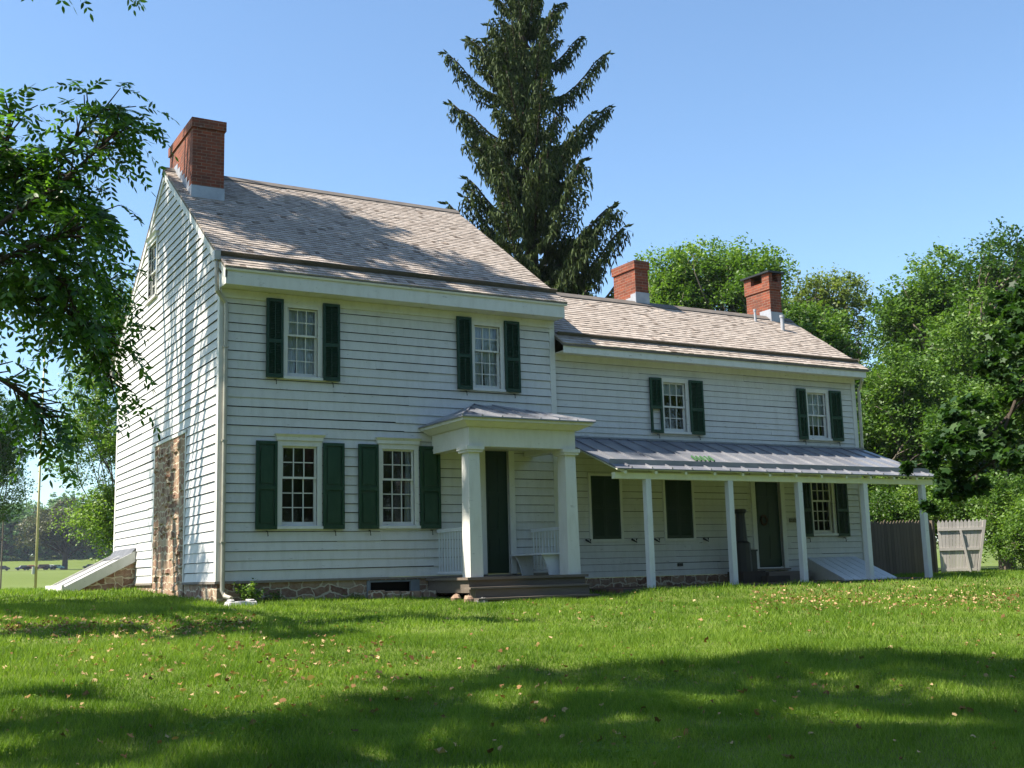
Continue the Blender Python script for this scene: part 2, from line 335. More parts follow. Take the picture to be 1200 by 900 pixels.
# ------------------------------------------------------------------ the farmhouse
house = empty('farmhouse', (0, 0, -.4), 'old white clapboard farmhouse with dark green shutters and three brick chimneys', 'house')
def hb(name, mb, mat, parent=None, **k): return mb.build(name, mat, parent or house, **k)
FRONT = ((0, 0, 0), (1, 0, 0), (0, -1, 0)); GABLE = ((0, 0, 0), (0, -1, 0), (-1, 0, 0)); WING = ((0, .1, 0), (1, 0, 0), (0, -1, 0))
REAR = ((0, 9.574, 0), (-1, 0, 0), (0, 1, 0)); WREAR = ((0, 4.72, 0), (-1, 0, 0), (0, 1, 0))
RIGHT = ((7.5, 0, 0), (0, 1, 0), (1, 0, 0)); WRIGHT = ((16.89, 0, 0), (0, 1, 0), (1, 0, 0))
def clap(name, basis, z0, z1, expo, urange, openings=(), th=.024, mat=WHITE, parent=None):
    mb = MB(basis); z = z0; i = 0
    while z < z1-.01:
        e = expo*random.uniform(.93, 1.07); zt = min(z+e, z1)
        a0, a1 = urange(z); b0, b1 = urange(zt); lo, hi = min(a0, b0), max(a1, b1)
        cuts = {lo, hi}
        x = lo+random.uniform(1.2, 4.5)
        joints = []
        while x < hi-.5: joints.append(x); cuts.add(x); x += random.uniform(2.8, 4.8)
        for o in openings:
            if o[3] > z and o[2] < zt:
                for q in (o[0], o[1]):
                    if lo < q < hi: cuts.add(q)
        cs = sorted(cuts); inner = -.012-.004*(i % 2); tb = th*random.uniform(.85, 1.15); rnd = random.random(); dz = random.gauss(0, .002); tl = random.gauss(0, .002); gp = random.uniform(.004, .013)*(expo/.182)
        for p, q in zip(cs, cs[1:]):
            if p in joints: gp = random.uniform(.003, .014)*(expo/.182); rnd = random.random(); tb = th*random.uniform(.8, 1.2); dz = random.gauss(0, .003); tl = random.gauss(0, .0022)
            if q-p < .003: continue
            segs = [(z+dz if z > z0 else z, zt-gp)]; m = (p+q)/2
            for o in openings:
                if o[0] < m < o[1]:
                    ns = []
                    for s0, s1 in segs:
                        if o[3] <= s0 or o[2] >= s1: ns.append((s0, s1)); continue
                        if o[2] > s0+.004: ns.append((s0, o[2]))
                        if o[3] < s1-.004: ns.append((o[3], s1))
                    segs = ns
            for s0, s1 in segs:
                f0, f1 = (s0-z)/e, (s1-z)/e; n0 = tb*(1-f0)+.004*f0; n1 = tb*(1-f1)+.004*f1
                (A0, A1), (B0, B1) = urange(s0), urange(s1); g = .0015 if q in joints else 0
                l0, h0, l1, h1 = max(p, A0), min(q-g, A1), max(p, B0), min(q-g, B1)
                if h0-l0 < .002: continue
                if h1 < l1+.001: l1 = h1 = min(max((l1+h1)/2, l0), h0)
                uc = .02 if (s0 < z+.01 and z > z0) else 0
                ta, tb2 = (tl*(l0-p), tl*(h0-p)) if uc else (0, 0)
                mb.hexa([(l0,n0,s0+ta),(h0,n0,s0+tb2),(h0,inner,s0+uc),(l0,inner,s0+uc),(l1,n1,s1),(h1,n1,s1),(h1,inner,s1),(l1,inner,s1)], rnd)
        z = zt; i += 1
    return hb(name, mb, mat, parent)
# openings (u0,u1,z0,z1)
OPM = dict(w1=(1.22, 1.94, 1.03, 2.56), w2=(3.32, 4.03, 1.03, 2.56), w3=(1.32, 1.95, 3.95, 5.31), w4=(5.49, 6.12, 3.95, 5.31), door=(5.55, 6.26, .0, 2.62))
OPW = dict(w5=(10.58, 11.24, 3.22, 4.38), w6=(15.18, 15.83, 3.22, 4.38), a=(8.42, 9.21, .70, 2.12), b=(10.49, 11.28, .70, 2.12),
           door=(13.23, 14.05, -.02, 2.2), w7=(15.12, 15.80, .80, 2.14))
OPG = dict(attic=(-6.22, -5.42, 6.68, 8.0))
SL = .6897; RZ = 9.518; RY = 4.787
def roofz(y): return RZ - SL*abs(y-RY)
clap('front_clapboard_wall', FRONT, 0, 5.56, .182, lambda z: (.11, 7.40), list(OPM.values()), th=.028)
clap('gable_clapboard_wall', GABLE, 0, 9.40, .182, lambda z: ((-9.47, -.11) if z < 6.1 else (max(-9.47, -(RY+(RZ-.10-z)/SL)), min(-.11, -(RY-(RZ-.10-z)/SL)))),
     [OPG['attic'], (-5.10, -2.40, -1, 3.04)], th=.030)
clap('rear_clapboard_wall', REAR, 0, 5.56, .182, lambda z: (-7.4, -.1))
clap('inner_gable_clapboard_wall', RIGHT, 0, 9.40, .182, lambda z: ((.1, 9.47) if z < 6.1 else (RY-(RZ-.1-z)/SL, RY+(RZ-.1-z)/SL)))
clap('wing_clapboard_wall', WING, -.15, 4.84, .145, lambda z: (7.56, 16.79), list(OPW.values()), th=.023)
WSL = .677; WRZ = 6.884; WRY = 2.41
clap('wing_end_clapboard_wall', WRIGHT, -.15, 6.8, .145, lambda z: ((.2, 4.62) if z < 5.3 else (WRY-(WRZ-.08-z)/WSL, WRY+(WRZ-.08-z)/WSL)), th=.018)
clap('wing_rear_clapboard_wall', WREAR, -.15, 4.84, .145, lambda z: (-16.79, -7.56), th=.018)
for q in (((-.030, .12, -.030, -.002, .0, 5.56), (-.030, -.002, -.001, .11, .0, 5.9)), ((-.030, -.002, 9.464, 9.575, .0, 5.9), (-.030, .12, 9.576, 9.60, 0, 5.56)),
          ((7.395, 7.53, -.030, -.002, .0, 5.56), (7.502, 7.53, -.001, .09, 0, 5.9)), ((16.785, 16.92, .068, .098, -.15, 4.84), (16.892, 16.92, .099, .2, -.15, 5.1)), ((16.892, 16.92, 4.62, 4.75, -.15, 5.0),)):
    cb = MB()
    for b in q: cb.box(*b)
    hb('corner_board', cb, TRIM)
# stone foundation and exposed chimney back
st = MB(); G0 = -1.0
for x0, x1 in ((0.004, 2.98), (4.12, 7.5)): st.box(x0, x1, .0, .35, G0, -.002)
st.box(2.98, 4.12, .0, .35, G0, -.36); st.box(2.98, 4.12, .0, .35, -.10, -.003)
st.box(.0, .35, .352, 9.57, G0, -.004); st.box(.352, 7.5, 9.2, 9.57, G0, -.004); st.box(7.502, 16.89, .104, .4, G0, -.155); st.box(16.5, 16.89, .402, 4.72, G0, -.155)
hb('stone_foundation', st, STONE)
sm = MB()
for _ in range(70):     # uneven rubble faces standing proud of the chimney back
    y = random.uniform(2.45, 5.0); z = random.uniform(-.45, 2.95); a, b = random.uniform(.08, .19), random.uniform(.05, .11)
    n = random.uniform(.012, .045); sm.poly([(-.028, y-a, z-b*.7), (-.028, y+a*.8, z-b), (-.028, y+a, z+b*.8), (-.028, y-a*.8, z+b),
        (-.028-n, y-a*.7, z-b*.5), (-.028-n, y+a*.6, z-b*.7), (-.028-n, y+a*.7, z+b*.55), (-.028-n, y-a*.6, z+b*.7)],
        [(4,7,6,5),(0,4,5,1),(1,5,6,2),(2,6,7,3),(3,7,4,0)])
sm.box(-.028, .3, 2.405, 5.095, G0, 3.035)
hb('exposed_chimney_stonework', sm, STONE)
tr = MB(); tr.box(-.05, -.003, 2.30, 5.2, 3.045, 3.11); tr.box(-.034, -.003, 2.33, 2.398, 0, 3.045); tr.box(-.034, -.003, 5.1, 5.17, 0, 3.045)
hb('chimney_surround_trim', tr, TRIM)
sill = MB(); sill.box(-.05, 7.5, -.05, .0, -.045, -.003); sill.box(-.05, -.004, .001, 2.40, -.045, -.003); SW = m_wood('grey_sill_wood', (.20, .17, .14), (.32, .28, .24)); hb('sill_board', sill, SW); sill = MB(); sill.box(-.05, -.004, 5.10, 6.9, -.045, -.003); hb('sill_board', sill, SW)
bw = MB(); bw.box(2.98, 3.05, -.03, .05, -.38, -.06); bw.box(3.93, 4.12, -.03, .05, -.38, -.06); bw.box(3.05, 3.93, -.02, .05, -.10, -.06)
hb('cellar_window_frame', bw, m_simple('grey_frame_paint', (.20, .22, .23), .7, .2, 0, .3))
dk = MB(); dk.box(3.0, 4.0, .20, .21, -.4, -.05); hb('cellar_opening_shade', dk, DARK)  # black sheet painted in for the shade inside the cellar opening
# near-black backdrop sheets stand in for the shade of unlit rooms
rm = MB(); rm.box(.1, 7.4, .60, .62, .1, 5.4); rm.box(7.6, 16.8, .75, .77, -.1, 4.8); rm.box(.62, .64, .7, 9.4, .1, 6.0); rm.box(.62, .64, 4.0, 6.6, 6.0, 8.2); rm.box(.1, 7.4, .0, .6, 3.2, 3.22); hb('dark_room_backdrop', rm, DARK)

# ---- roofs: individual shingles laid in courses
def shingle_slope(mb, x0, x1, ya, za, yb, zb, expo=.135, skip=.004):
    """courses from the eave (ya,za) up to the ridge (yb,zb)"""
    L = math.hypot(yb-ya, zb-za); dy, dz = (yb-ya)/L, (zb-za)/L; n = (-dz, dy) if dy > 0 else (dz, -dy)
    N = int(L/expo); e = L/N
    for i in range(N):
        x = x0+random.uniform(-.12, 0); s0 = i*e; cj = random.gauss(0, .003)
        while x < x1:
            w = random.uniform(.09, .19); a, b = max(x, x0), min(x+w-.004, x1); x += w
            if b-a < .01: continue
            if random.random() < skip: t0 = .006
            else: t0 = .024+random.uniform(-.003, .005)
            sb = s0+cj+random.uniform(-.006, .006); st_ = min(s0+e*1.6, L-.001*random.random()); ti = .0035+random.uniform(0, .0015)
            def pt(X, s, t): return (X, ya+dy*s+n[0]*t, za+dz*s+n[1]*t)
            r = random.random(); tt = random.uniform(-.002, .003)
            mb.poly([pt(a, sb, t0), pt(b, sb, t0+tt), pt(b, st_, ti), pt(a, st_, ti), pt(a, sb, 0), pt(b, sb, 0)],
                    [(0,1,2,3),(4,5,1,0),(4,0,3),(5,2,1)], r)
def roof(name, x0, x1, yf, yr, ry, rz, sl, expo):
    def z(y): return rz-sl*abs(y-ry)
    mb = MB(); shingle_slope(mb, x0, x1, yf, z(yf), ry, rz, expo); shingle_slope(mb, x0, x1, yr, z(yr), ry, rz, expo)
    o = hb(name, mb, SHINGLE); d = MB()
    t = .05
    d.poly([(x0,yf,z(yf)-.002),(x1,yf,z(yf)-.002),(x1,ry,rz-.002),(x0,ry,rz-.002),(x0,yr,z(yr)-.002),(x1,yr,z(yr)-.002),
            (x0,yf,z(yf)-t),(x1,yf,z(yf)-t),(x1,ry,rz-t-.01),(x0,ry,rz-t-.01),(x0,yr,z(yr)-t),(x1,yr,z(yr)-t)],
           [(0,1,2,3),(3,2,5,4),(7,6,9,8),(8,9,10,11),(6,7,1,0),(4,5,11,10),(6,0,3,9),(9,3,4,10),(1,7,8,2),(2,8,11,5)])
    d.build('roof_deck', GUTBOARD, o)
    rc = MB(); q = .16                              # ridge boards
    for sgn in (-1, 1):
        y1 = ry+sgn*q; rc.hexa([(x0-.01,y1,z(y1)+.025),(x1+.01,y1,z(y1)+.025),(x1+.01,ry,rz+.03),(x0-.01,ry,rz+.03),
                                (x0-.01,y1,z(y1)+.055),(x1+.01,y1,z(y1)+.055),(x1+.01,ry,rz+.075),(x0-.01,ry,rz+.075)])
    rc.build('ridge_board', GUTBOARD, o)
    return o
mroof = roof('main_roof', -.055, 7.63, -.46, 10.03, RY, RZ, SL, .135)
wroof = roof('wing_roof', 7.54, 17.02, -.37, 5.19, WRY, WRZ, WSL, .135)
# standing gutters on the front slopes
def standing_gutter(parent, x0, x1, y, z, sl, h=.125, w=.10, fall=0):
    L = math.hypot(1, sl); t = (1/L, sl/L); n = (-sl/L, 1/L); mb = MB()
    def p(X, s, k, f=0): return (X, y+t[0]*s+n[0]*k, z+t[1]*s+n[1]*k-f)
    mb.hexa([p(x0,0,.02),p(x1,0,.02),p(x1,w,.02),p(x0,w,.02),p(x0,-.03,h),p(x1,-.03,h),p(x1,-.005,h),p(x0,-.005,h)])
    mb.hexa([p(x0,.02,.03),p(x1,.02,.03),p(x1,w+.06,.026),p(x0,w+.06,.026),p(x0,.02,.045),p(x1,.02,.045),p(x1,w+.06,.032),p(x0,w+.06,.032)])
    return mb.build('standing_gutter', GUTBOARD, parent)
standing_gutter(mroof, -.06, 7.60, -.02, roofz(-.02), SL)
standing_gutter(wroof, 7.62, 16.98, .0, WRZ-WSL*(WRY-.0), WSL, .11)
# rake boards on the gables
def rake(basis_x, yf, yr, ry, rz, sl, w=.15, out=-.045):
    mb = MB()
    for a, b in ((yf, ry), (ry, yr)):
        za, zb = rz-sl*abs(a-ry)-.052, rz-sl*abs(b-ry)-.062
        mb.hexa([(basis_x+out,a,za-w*1.15),(basis_x,a,za-w*1.15),(basis_x,b,zb-w*1.15),(basis_x+out,b,zb-w*1.15),
                 (basis_x+out,a,za),(basis_x,a,za),(basis_x,b,zb),(basis_x+out,b,zb)])
    return mb
hb('rake_board', rake(-.002, -.44, 10.0, RY, RZ, SL), TRIM); hb('rake_board', rake(7.58, .6, 9.0, RY, RZ, SL), TRIM)
hb('rake_board', rake(16.97, -.3, 5.1, WRY, WRZ, WSL, .13), TRIM)
# cornice boxes
cn = MB()
cn.box(-.03, 7.56, -.44, -.425, 5.565, 5.855); cn.box(-.028, 7.558, -.424, .0, 5.57, 5.585); cn.box(-.03, -.015, -.424, .0, 5.586, 5.85); cn.box(7.545, 7.56, -.424, .0, 5.586, 5.85)
cn.frus(-.045, 7.6, -.47, -.442, 5.83, -.05, 7.625, -.485, -.442, 5.868)
hb('cornice', cn, TRIM); cn = MB(); cn.box(-.03, 7.56, 10.0, 10.015, 5.565, 5.855); cn.box(-.028, 7.558, 9.575, 9.999, 5.57, 5.585); cn.box(-.03, -.015, 9.575, 9.999, 5.586, 5.85)
hb('cornice', cn, TRIM); cn = MB(); cn.box(.0, 7.5, -.05, -.0, 5.40, 5.564); hb('frieze_board', cn, TRIM)
cw = MB()
cw.box(7.56, 16.93, -.345, -.33, 4.80, 4.975); cw.box(7.56, 16.93, -.329, .1, 4.84, 4.855); cw.box(16.915, 16.93, -.329, .1, 4.80, 4.97); cw.box(7.56, 16.9, .04, .098, 4.70, 4.838)
hb('cornice', cw, TRIM); cw = MB(); cw.box(7.56, 16.93, 4.9, 5.14, 4.84, 4.97); hb('cornice', cw, TRIM)
# downspout
ds = MB(); ds.tube([(-.11, -.06, 6.22), (-.11, -.10, 5.62), (-.10, -.10, 5.50), (.075, -.085, 5.27), (.085, -.085, 5.1), (.085, -.085, -.18), (.11, -.16, -.27), (.18, -.33, -.31)], .042, 10)
ds.box(-.17, -.05, -.14, .03, 6.1, 6.28)
for z in (4.4, 2.6, .7): ds.box(.035, .135, -.135, -.03, z, z+.03)
hb('downspout', ds, GUTTER, smooth=False)
ds = MB(); ds.tube([(-.1, 10.05, 6.0), (-.1, 10.2, 5.8), (-.1, 10.15, 5.45), (.05, 9.75, 5.2), (.08, 9.68, 0)], .042, 8); hb('downspout', ds, GUTTER)
ds = MB(); ds.tube([(17.0, -.1, 5.05), (17.0, -.12, 4.75), (16.98, .0, 4.5), (16.98, .03, 3.0)], .04, 8); hb('downspout', ds, GUTTER)
# chimneys
def chimney(parent, x0, x1, y0, y1, zb, zt, flash, corb=.035, cap=False, side=None):
    mb = MB(); c = corb
    if not cap:
        mb.box(x0, x1, y0, y1, zb, zt-.22); mb.box(x0-c, x1+c, y0-c, y1+c, zt-.219, zt)
        m2 = MB(); m2.box(x0+.05, x1-.05, y0+.05, y1-.05, zt-.02, zt+.035)
        o = mb.build('chimney', BRICK, parent); m2.build('flue_cap', m_simple('cement_wash', (.2, .18, .16), .9, .2), o)
    else:
        mb.box(x0, x1, y0, y1, zb, zt-.50); mb.box(x0-c, x1+c, y0-c, y1+c, zt-.499, zt-.27)
        wx, wy = .10, .26
        for a, b in ((x0-c, x0+wx), (x1-wx, x1+c)):
            for p, q in ((y0-c, y0+wy), (y1-wy, y1+c)): mb.box(a, b, p, q, zt-.269, zt-.03)
        o = mb.build('chimney', BRICK, parent); s = MB(); s.box(x0-.10, x1+.10, y0-.10, y1+.10, zt-.029, zt+.02); s.build('cap_slab', IRON, o)
    fl = MB()
    for a, b in flash: fl.box(*a[:4], a[4], b)
    fl.build('flashing', LEAD, o); return o
def stepflash(x, y0, y1, zr, h=.16, t=.012):   # stepped side flashing
    out = []; y = y0
    while y < y1-.02:
        b = min(y+.22, y1); out.append(((x-t, x, y, b, zr(y)-.1), max(zr(y), zr(b))+h)); y = b
    return out
chimney(mroof, .195, .905, 3.15, 5.30, 7.6, 10.25, [((.18, .92, 3.137, 3.149, 8.3), 8.68)]+stepflash(.194, 3.15, 5.3, roofz))
wz = lambda y: WRZ-WSL*abs(y-WRY)
chimney(wroof, 11.60, 12.02, 2.36, 3.34, 6.2, 8.05, [((11.588, 12.032, 2.347, 2.359, 6.7), 7.20)]+stepflash(11.599, 2.36, 3.3, lambda y: wz(y)+.16, .16))
chimney(wroof, 16.15, 16.56, 2.22, 3.2, 6.2, 8.20, [((16.138, 16.572, 2.207, 2.219, 6.5), 7.05)]+stepflash(16.149, 2.22, 3.2, lambda y: wz(y)+.1, .16), .03, True)
for x, y, r, h in ((15.43, 2.08, .035, .34), (16.02, 1.66, .055, .42)):
    mb = MB(); z = wz(y)-.05; mb.tube([(x, y, z), (x, y, z+h+.05)], r, 12); mb.tube([(x, y, z+h), (x, y, z+h+.07)], r*1.25, 12); mb.build('vent_pipe', LEAD, wroof, smooth=False)

# ---- windows
def window(basis, o, rt, rb, cap=False, curtain=None, trim=.095, reveal=True, sillx=.06, label=None):
    u0, u1, z0, z1 = o; fr = MB(basis); t = trim; d = .045
    fr.box(u0-t, u0, .0, d, z0-.02, z1+t*1.1); fr.box(u1, u1+t, .0, d, z0-.02, z1+t*1.1); fr.box(u0, u1, .0, d, z1, z1+t*1.1)
    for a, b in ((u0-.02, u0), (u1, u1+.02)): fr.box(a, b, -.18, -.001, z0, z1)
    fr.box(u0, u1, -.18, .001, z1, z1+.02); fr.box(u0, u1, -.18, -.001, z0-.02, z0)
    if cap:
        fr.box(u0-t-.02, u1+t+.02, .0, d+.03, z1+t*1.1+.001, z1+t*1.1+.07)
        fr.frus(u0-t-.02, u1+t+.02, .0, d+.03, z1+t*1.1+.071, u0-t-.06, u1+t+.06, 0, d+.075, z1+t*1.1+.12)
    w = fr.build('window', TRIM, house)
    s = MB(basis); s.box(u0-t-sillx, u1+t+sillx, .0, .085, z0-.075, z0-.021); s.build('sill', TRIM, w)
    sa = MB(basis); H = z1-z0; zm = z0+H*rb/(rt+rb)+.0; bw_ = .042; m = .018
    def sash(za, zb, n, rows, bot):
        sa.box(u0, u0+bw_, n-.035, n, za, zb); sa.box(u1-bw_, u1, n-.035, n, za, zb)
        sa.box(u0+bw_, u1-bw_, n-.035, n, za, za+bot); sa.box(u0+bw_, u1-bw_, n-.035, n, zb-.035, zb)
        W = (u1-u0-2*bw_)/3; hh = (zb-.035-za-bot)/rows
        for k in (1, 2): sa.box(u0+bw_+W*k-m/2, u0+bw_+W*k+m/2, n-.028, n-.002, za+bot, zb-.035)
        for k in range(1, rows): sa.box(u0+bw_, u1-bw_, n-.027, n-.003, za+bot+hh*k-m/2, za+bot+hh*k+m/2)
    sash(zm-.02, z1, -.010, rt, .04); sash(z0, zm+.02, -.050, rb, .065)
    sa.build('sash', TRIM, w)
    g = MB(basis); g.poly([(u0, -.028, zm), (u1, -.028, zm), (u1, -.028, z1), (u0, -.028, z1)], [(0,1,2,3)]); g.poly([(u0, -.068, z0), (u1, -.068, z0), (u1, -.068, zm), (u0, -.068, zm)], [(0,1,2,3)])
    g.build('pane', GLASS, w)
    if curtain:
        c = MB(basis)
        for (a0, a1, b0, b1, ca, cb) in curtain:      # left/right edges at the bottom and top, bottom and top heights (fractions)
            n = 14
            pts = []
            for j in range(2):
                for i in range(n+1):
                    f = i/n; l, r = (a0, a1) if j == 0 else (b0, b1)
                    pts.append((u0+(u1-u0)*(l+(r-l)*f), -.13-.015*math.sin(f*17+a0*9), z0+H*(ca if j == 0 else cb)))
            c.poly(pts, [(i, i+1, n+2+i, n+1+i) for i in range(n)])
        c.build('curtain', CURTAIN, w)
    return w
def shutter(basis, u0, u1, z0, z1, kind, mat, swing=0, label=None, broken=False):
    """open shutter against the wall; swing lifts its outer edge off the wall"""
    mb = MB(basis); n0, n1 = .052, .098; s = .05; W = u1-u0; zm = z0+(z1-z0)*(.47 if kind == 'panel' else .46)
    mb.box(u0, u0+s, n0, n1, z0, z1); mb.box(u1-s, u1, n0, n1, z0, z1)
    mb.box(u0+s, u1-s, n0, n1, z0, z0+.075); mb.box(u0+s, u1-s, n0, n1, zm-.035, zm+.035); mb.box(u0+s, u1-s, n0, n1, z1-.06, z1)
    sh = mb.build('shutter', mat, house)
    if label: sh['label'] = label
    p = MB(basis)
    for a, b in ((z0+.075, zm-.035), (zm+.035, z1-.06)):
        if broken and a < zm-.1: continue
        if kind == 'panel':
            p.box(u0+s, u1-s, n0+.006, n1-.030, a, b); p.box(u0+s+.04, u1-s-.04, n0+.008, n1-.012, a+.05, b-.05)
        else:
            z = a
            while z < b-.01:
                p.hexa([(u0+s,n1-.004,z),(u1-s,n1-.004,z),(u1-s,n0+.006,z+.022),(u0+s,n0+.006,z+.022),
                        (u0+s,n1-.004,z+.008),(u1-s,n1-.004,z+.008),(u1-s,n0+.006,z+.030),(u0+s,n0+.006,z+.030)]); z += .034
            p.box((u0+u1)/2-.008, (u0+u1)/2+.008, n1-.003, n1+.008, a, b)
            p.box(u0+s, u1-s, n0+.001, n0+.005, a, b)
    p.build('raised_panel' if kind == 'panel' else 'louvre_slats', mat, sh)
    h = MB(basis)
    h.tube([((u0+u1)/2+.02, .03, z0-.03), ((u0+u1)/2+.02, .10, z0-.035), ((u0+u1)/2+.03, .10, z0-.13)], .011, 6)
    h.build('shutter_dog', IRON, sh)
    return sh
window(FRONT, OPM['w1'], 2, 3, True); window(FRONT, OPM['w2'], 2, 3, True, [(.78, 1, .84, 1, .0, 1)])
window(FRONT, OPM['w3'], 2, 3, False, [(.0, .30, 0, .5, 0, 1), (.37, 1, .45, 1, 0, 1)]); window(FRONT, OPM['w4'], 2, 3, False, [(0, .38, 0, .38, 0, 1), (.53, 1, .34, 1, 0, 1)])
for u0, u1 in ((.70, 1.12), (2.05, 2.49), (2.79, 3.22), (4.14, 4.60)): shutter(FRONT, u0, u1, .95, 2.64, 'panel', GREEN)
for u0, u1 in ((.885, 1.225), (2.045, 2.40), (5.05, 5.40), (6.215, 6.59)): shutter(FRONT, u0, u1, 3.88, 5.455, 'louvre', DKGREEN)
window(WING, OPW['w5'], 2, 2, False, [(.0, 1, 0, 1, .75, 1)]); window(WING, OPW['w6'], 2, 2, False, [(0, 1, 0, 1, .28, 1)])
window(WING, OPW['w7'], 2, 3)
for i, (u0, u1) in enumerate(((10.16, 10.50), (11.33, 11.74), (14.80, 15.09), (15.93, 16.33))):
    shutter(WING, u0, u1, 3.15, 4.46, 'louvre', GREEN, broken=(i == 0), label='green shutter with its lower slats missing' if i == 0 else None)
for u0, u1 in ((14.70, 15.03), (15.90, 16.30)): shutter(WING, u0, u1, .70, 2.15, 'louvre', DKGREEN)
window(GABLE, OPG['attic'], 2, 2, True, None, .07)
for k in ('a', 'b'):                                  # ground-floor windows closed with shutters
    u0, u1, z0, z1 = OPW[k]; fr = MB(WING); t = .06
    for a, b, c, d in ((u0-t, u0, z0-t, z1+t), (u1, u1+t, z0-t, z1+t), (u0, u1, z0-t, z0), (u0, u1, z1, z1+t)): fr.box(a, b, 0, .04, c, d)
    w = fr.build('shuttered_window', TRIM, house)
    c = MB(WING); mid = (u0+u1)/2
    for a, b in ((u0+.004, mid-.004), (mid+.004, u1-.004)):
        c.box(a, a+.05, -.01, .02, z0+.004, z1-.004); c.box(b-.05, b, -.01, .02, z0+.004, z1-.004)
        for q in (z0+.004, (z0+z1)/2-.03, z1-.064): c.box(a+.05, b-.05, -.01, .02, q, q+.06)
        c.box(a+.05, b-.05, -.006, .006, z0+.06, z1-.06)
        z = z0+.07
        while z < z1-.1:
            c.hexa([(a+.05,.016,z),(b-.05,.016,z),(b-.05,.007,z+.022),(a+.05,.007,z+.022),(a+.05,.016,z+.008),(b-.05,.016,z+.008),(b-.05,.007,z+.03),(a+.05,.007,z+.03)]); z += .036
    c.build('closed_shutters', DOORG, w)
# ---- doors
def door(basis, o, wreath=False):
    u0, u1, z0, z1 = o; f = MB(basis); t = .13
    f.box(u0-t, u0, -.1, .05, z0-.03, z1+.10); f.box(u1, u1+t, -.1, .05, z0-.03, z1+.10); f.box(u0, u1, -.1, .05, z1, z1+.10)
    w = f.build('door_frame', TRIM, house)
    d = MB(basis); d.box(u0+.004, u1-.004, -.095, -.05, z0+.02, z1-.004)
    m = (u0+u1)/2
    for a, b in ((u0+.09, m-.035), (m+.035, u1-.09)):
        for p, q in ((z0+.2, z0+.75), (z0+.95, z0+1.6), (z0+1.72, z1-.14)): d.frus(a, b, -.049, -.04, p, a+.03, b-.03, -.049, -.035, q)
    dd = d.build('door', DOORG, w)
    th = MB(basis); th.box(u0-t, u1+t, -.1, .12, z0-.07, z0-.031); th.build('threshold', STEPW, w)
    k = MB(basis); k.tube([(u0+.10, -.05, z0+1.0), (u0+.10, .0, z0+1.0)], .022, 10); k.tube([(u0+.10, -.01, z0+1.0), (u0+.10, .02, z0+1.0)], .034, 10)
    return w, dd, k
w, dd, k = door(FRONT, (5.68, 6.26, .0, 2.60))
w, dd, k = door(WING, OPW['door'])
k2 = MB(WING); pts = [((13.52+.09*math.cos(a), -.02, 1.12+.11*math.sin(a))) for a in [2*PI*i/20 for i in range(21)]]
k2.tube(pts, .028, 8, cap=False)
wr = k2.build('door_wreath', m_simple('dried_wreath', (.09, .035, .02), .9, .1, 0, .5, 40, (.03, .04, .015), .8), None)
tag(wr, 'small dried brown wreath hanging on the dark porch door', 'wreath')

# ---- front portico
WP = TRIM
fl = MB(); fl.box(4.26, 7.0, -1.86, .0, -.10, -.05); fl.box(4.32, 6.95, -1.80, -.001, -.34, -.101); pf = hb('portico_floor', fl, STEPW)
s1 = MB(); s1.box(4.17, 6.90, -2.14, -1.862, -.27, -.235); s1.box(4.30, 6.85, -2.10, -1.862, -.60, -.271); s1.box(4.19, 6.88, -2.42, -2.142, -.47, -.435); s1.box(4.40, 6.83, -2.38, -2.142, -.75, -.471)
hb('steps', s1, STEPW)
def column(x0, x1, y0, y1, zb, zt):
    m = MB(); e = .022; m.frus(x0, x1, y0, y1, zb+.001, x0+e, x1-e, y0+e, y1-e, zt-.12)
    c = m.build('column', WP, house)
    k = MB(); k.box(x0-.03, x1+.03, y0-.03, y1+.03, zt-.12, zt-.075); k.box(x0-.055, x1+.055, y0-.055, y1+.055, zt-.074, zt-.001); k.build('capital', WP, c)
    b = MB(); b.box(x0-.012, x1+.012, y0-.012, y1+.012, zb, zb+.05); return c
column(4.41, 4.69, -1.70, -1.36, -.05, 2.48); column(6.63, 6.92, -1.70, -1.36, -.05, 2.48)
en = MB(); en.box(4.44, 6.90, -1.69, -1.43, 2.48, 2.86); en.box(4.44, 4.69, -1.429, -.03, 2.482, 2.86); en.box(6.65, 6.90, -1.429, -.03, 2.482, 2.86); en.box(4.69, 6.65, -1.429, -.03, 2.60, 2.62)
en.frus(4.38, 6.96, -1.75, -.028, 2.861, 4.22, 7.13, -1.92, -.028, 2.95); en.box(4.18, 7.17, -1.97, -.03, 2.951, 3.005)
hb('entablature', en, WP)
pr = MB(); A = [(4.14, -2.02, 3.006), (7.21, -2.02, 3.006), (7.21, -.025, 3.006), (4.14, -.025, 3.006)]
B = [(p[0], p[1], 3.03) for p in A]; ap = [(5.45, -.027, 3.57), (5.9, -.027, 3.57)]
pr.poly(A+B+ap, [(3,2,1,0),(0,1,5,4),(1,2,6,5),(3,0,4,7),(4,5,9,8),(7,4,8),(5,6,9),(2,3,7,8,9,6)])
pro = hb('portico_roof', pr, ROOFM)
sm_ = MB()
def seam(mb, p, q, h=.025, w=.012):
    p, q = Vector(p), Vector(q); d = (q-p).normalized(); a = d.cross(Vector((0, 0, 1))).normalized()*w; n = a.cross(d).normalized()*h
    if n.z < 0: n = -n
    mb.hexa([tuple(p-a-n*.2), tuple(q-a-n*.2), tuple(q+a-n*.2), tuple(p+a-n*.2), tuple(p-a+n), tuple(q-a+n), tuple(q+a+n), tuple(p+a+n)])
for i in range(1, 7):
    x = 4.14+3.07*i/7; tt = min(1, (x-4.14)/1.31, (7.21-x)/1.31); seam(sm_, (x, -2.02, 3.03), (x, -2.02+1.99*tt, 3.03+.54*tt))
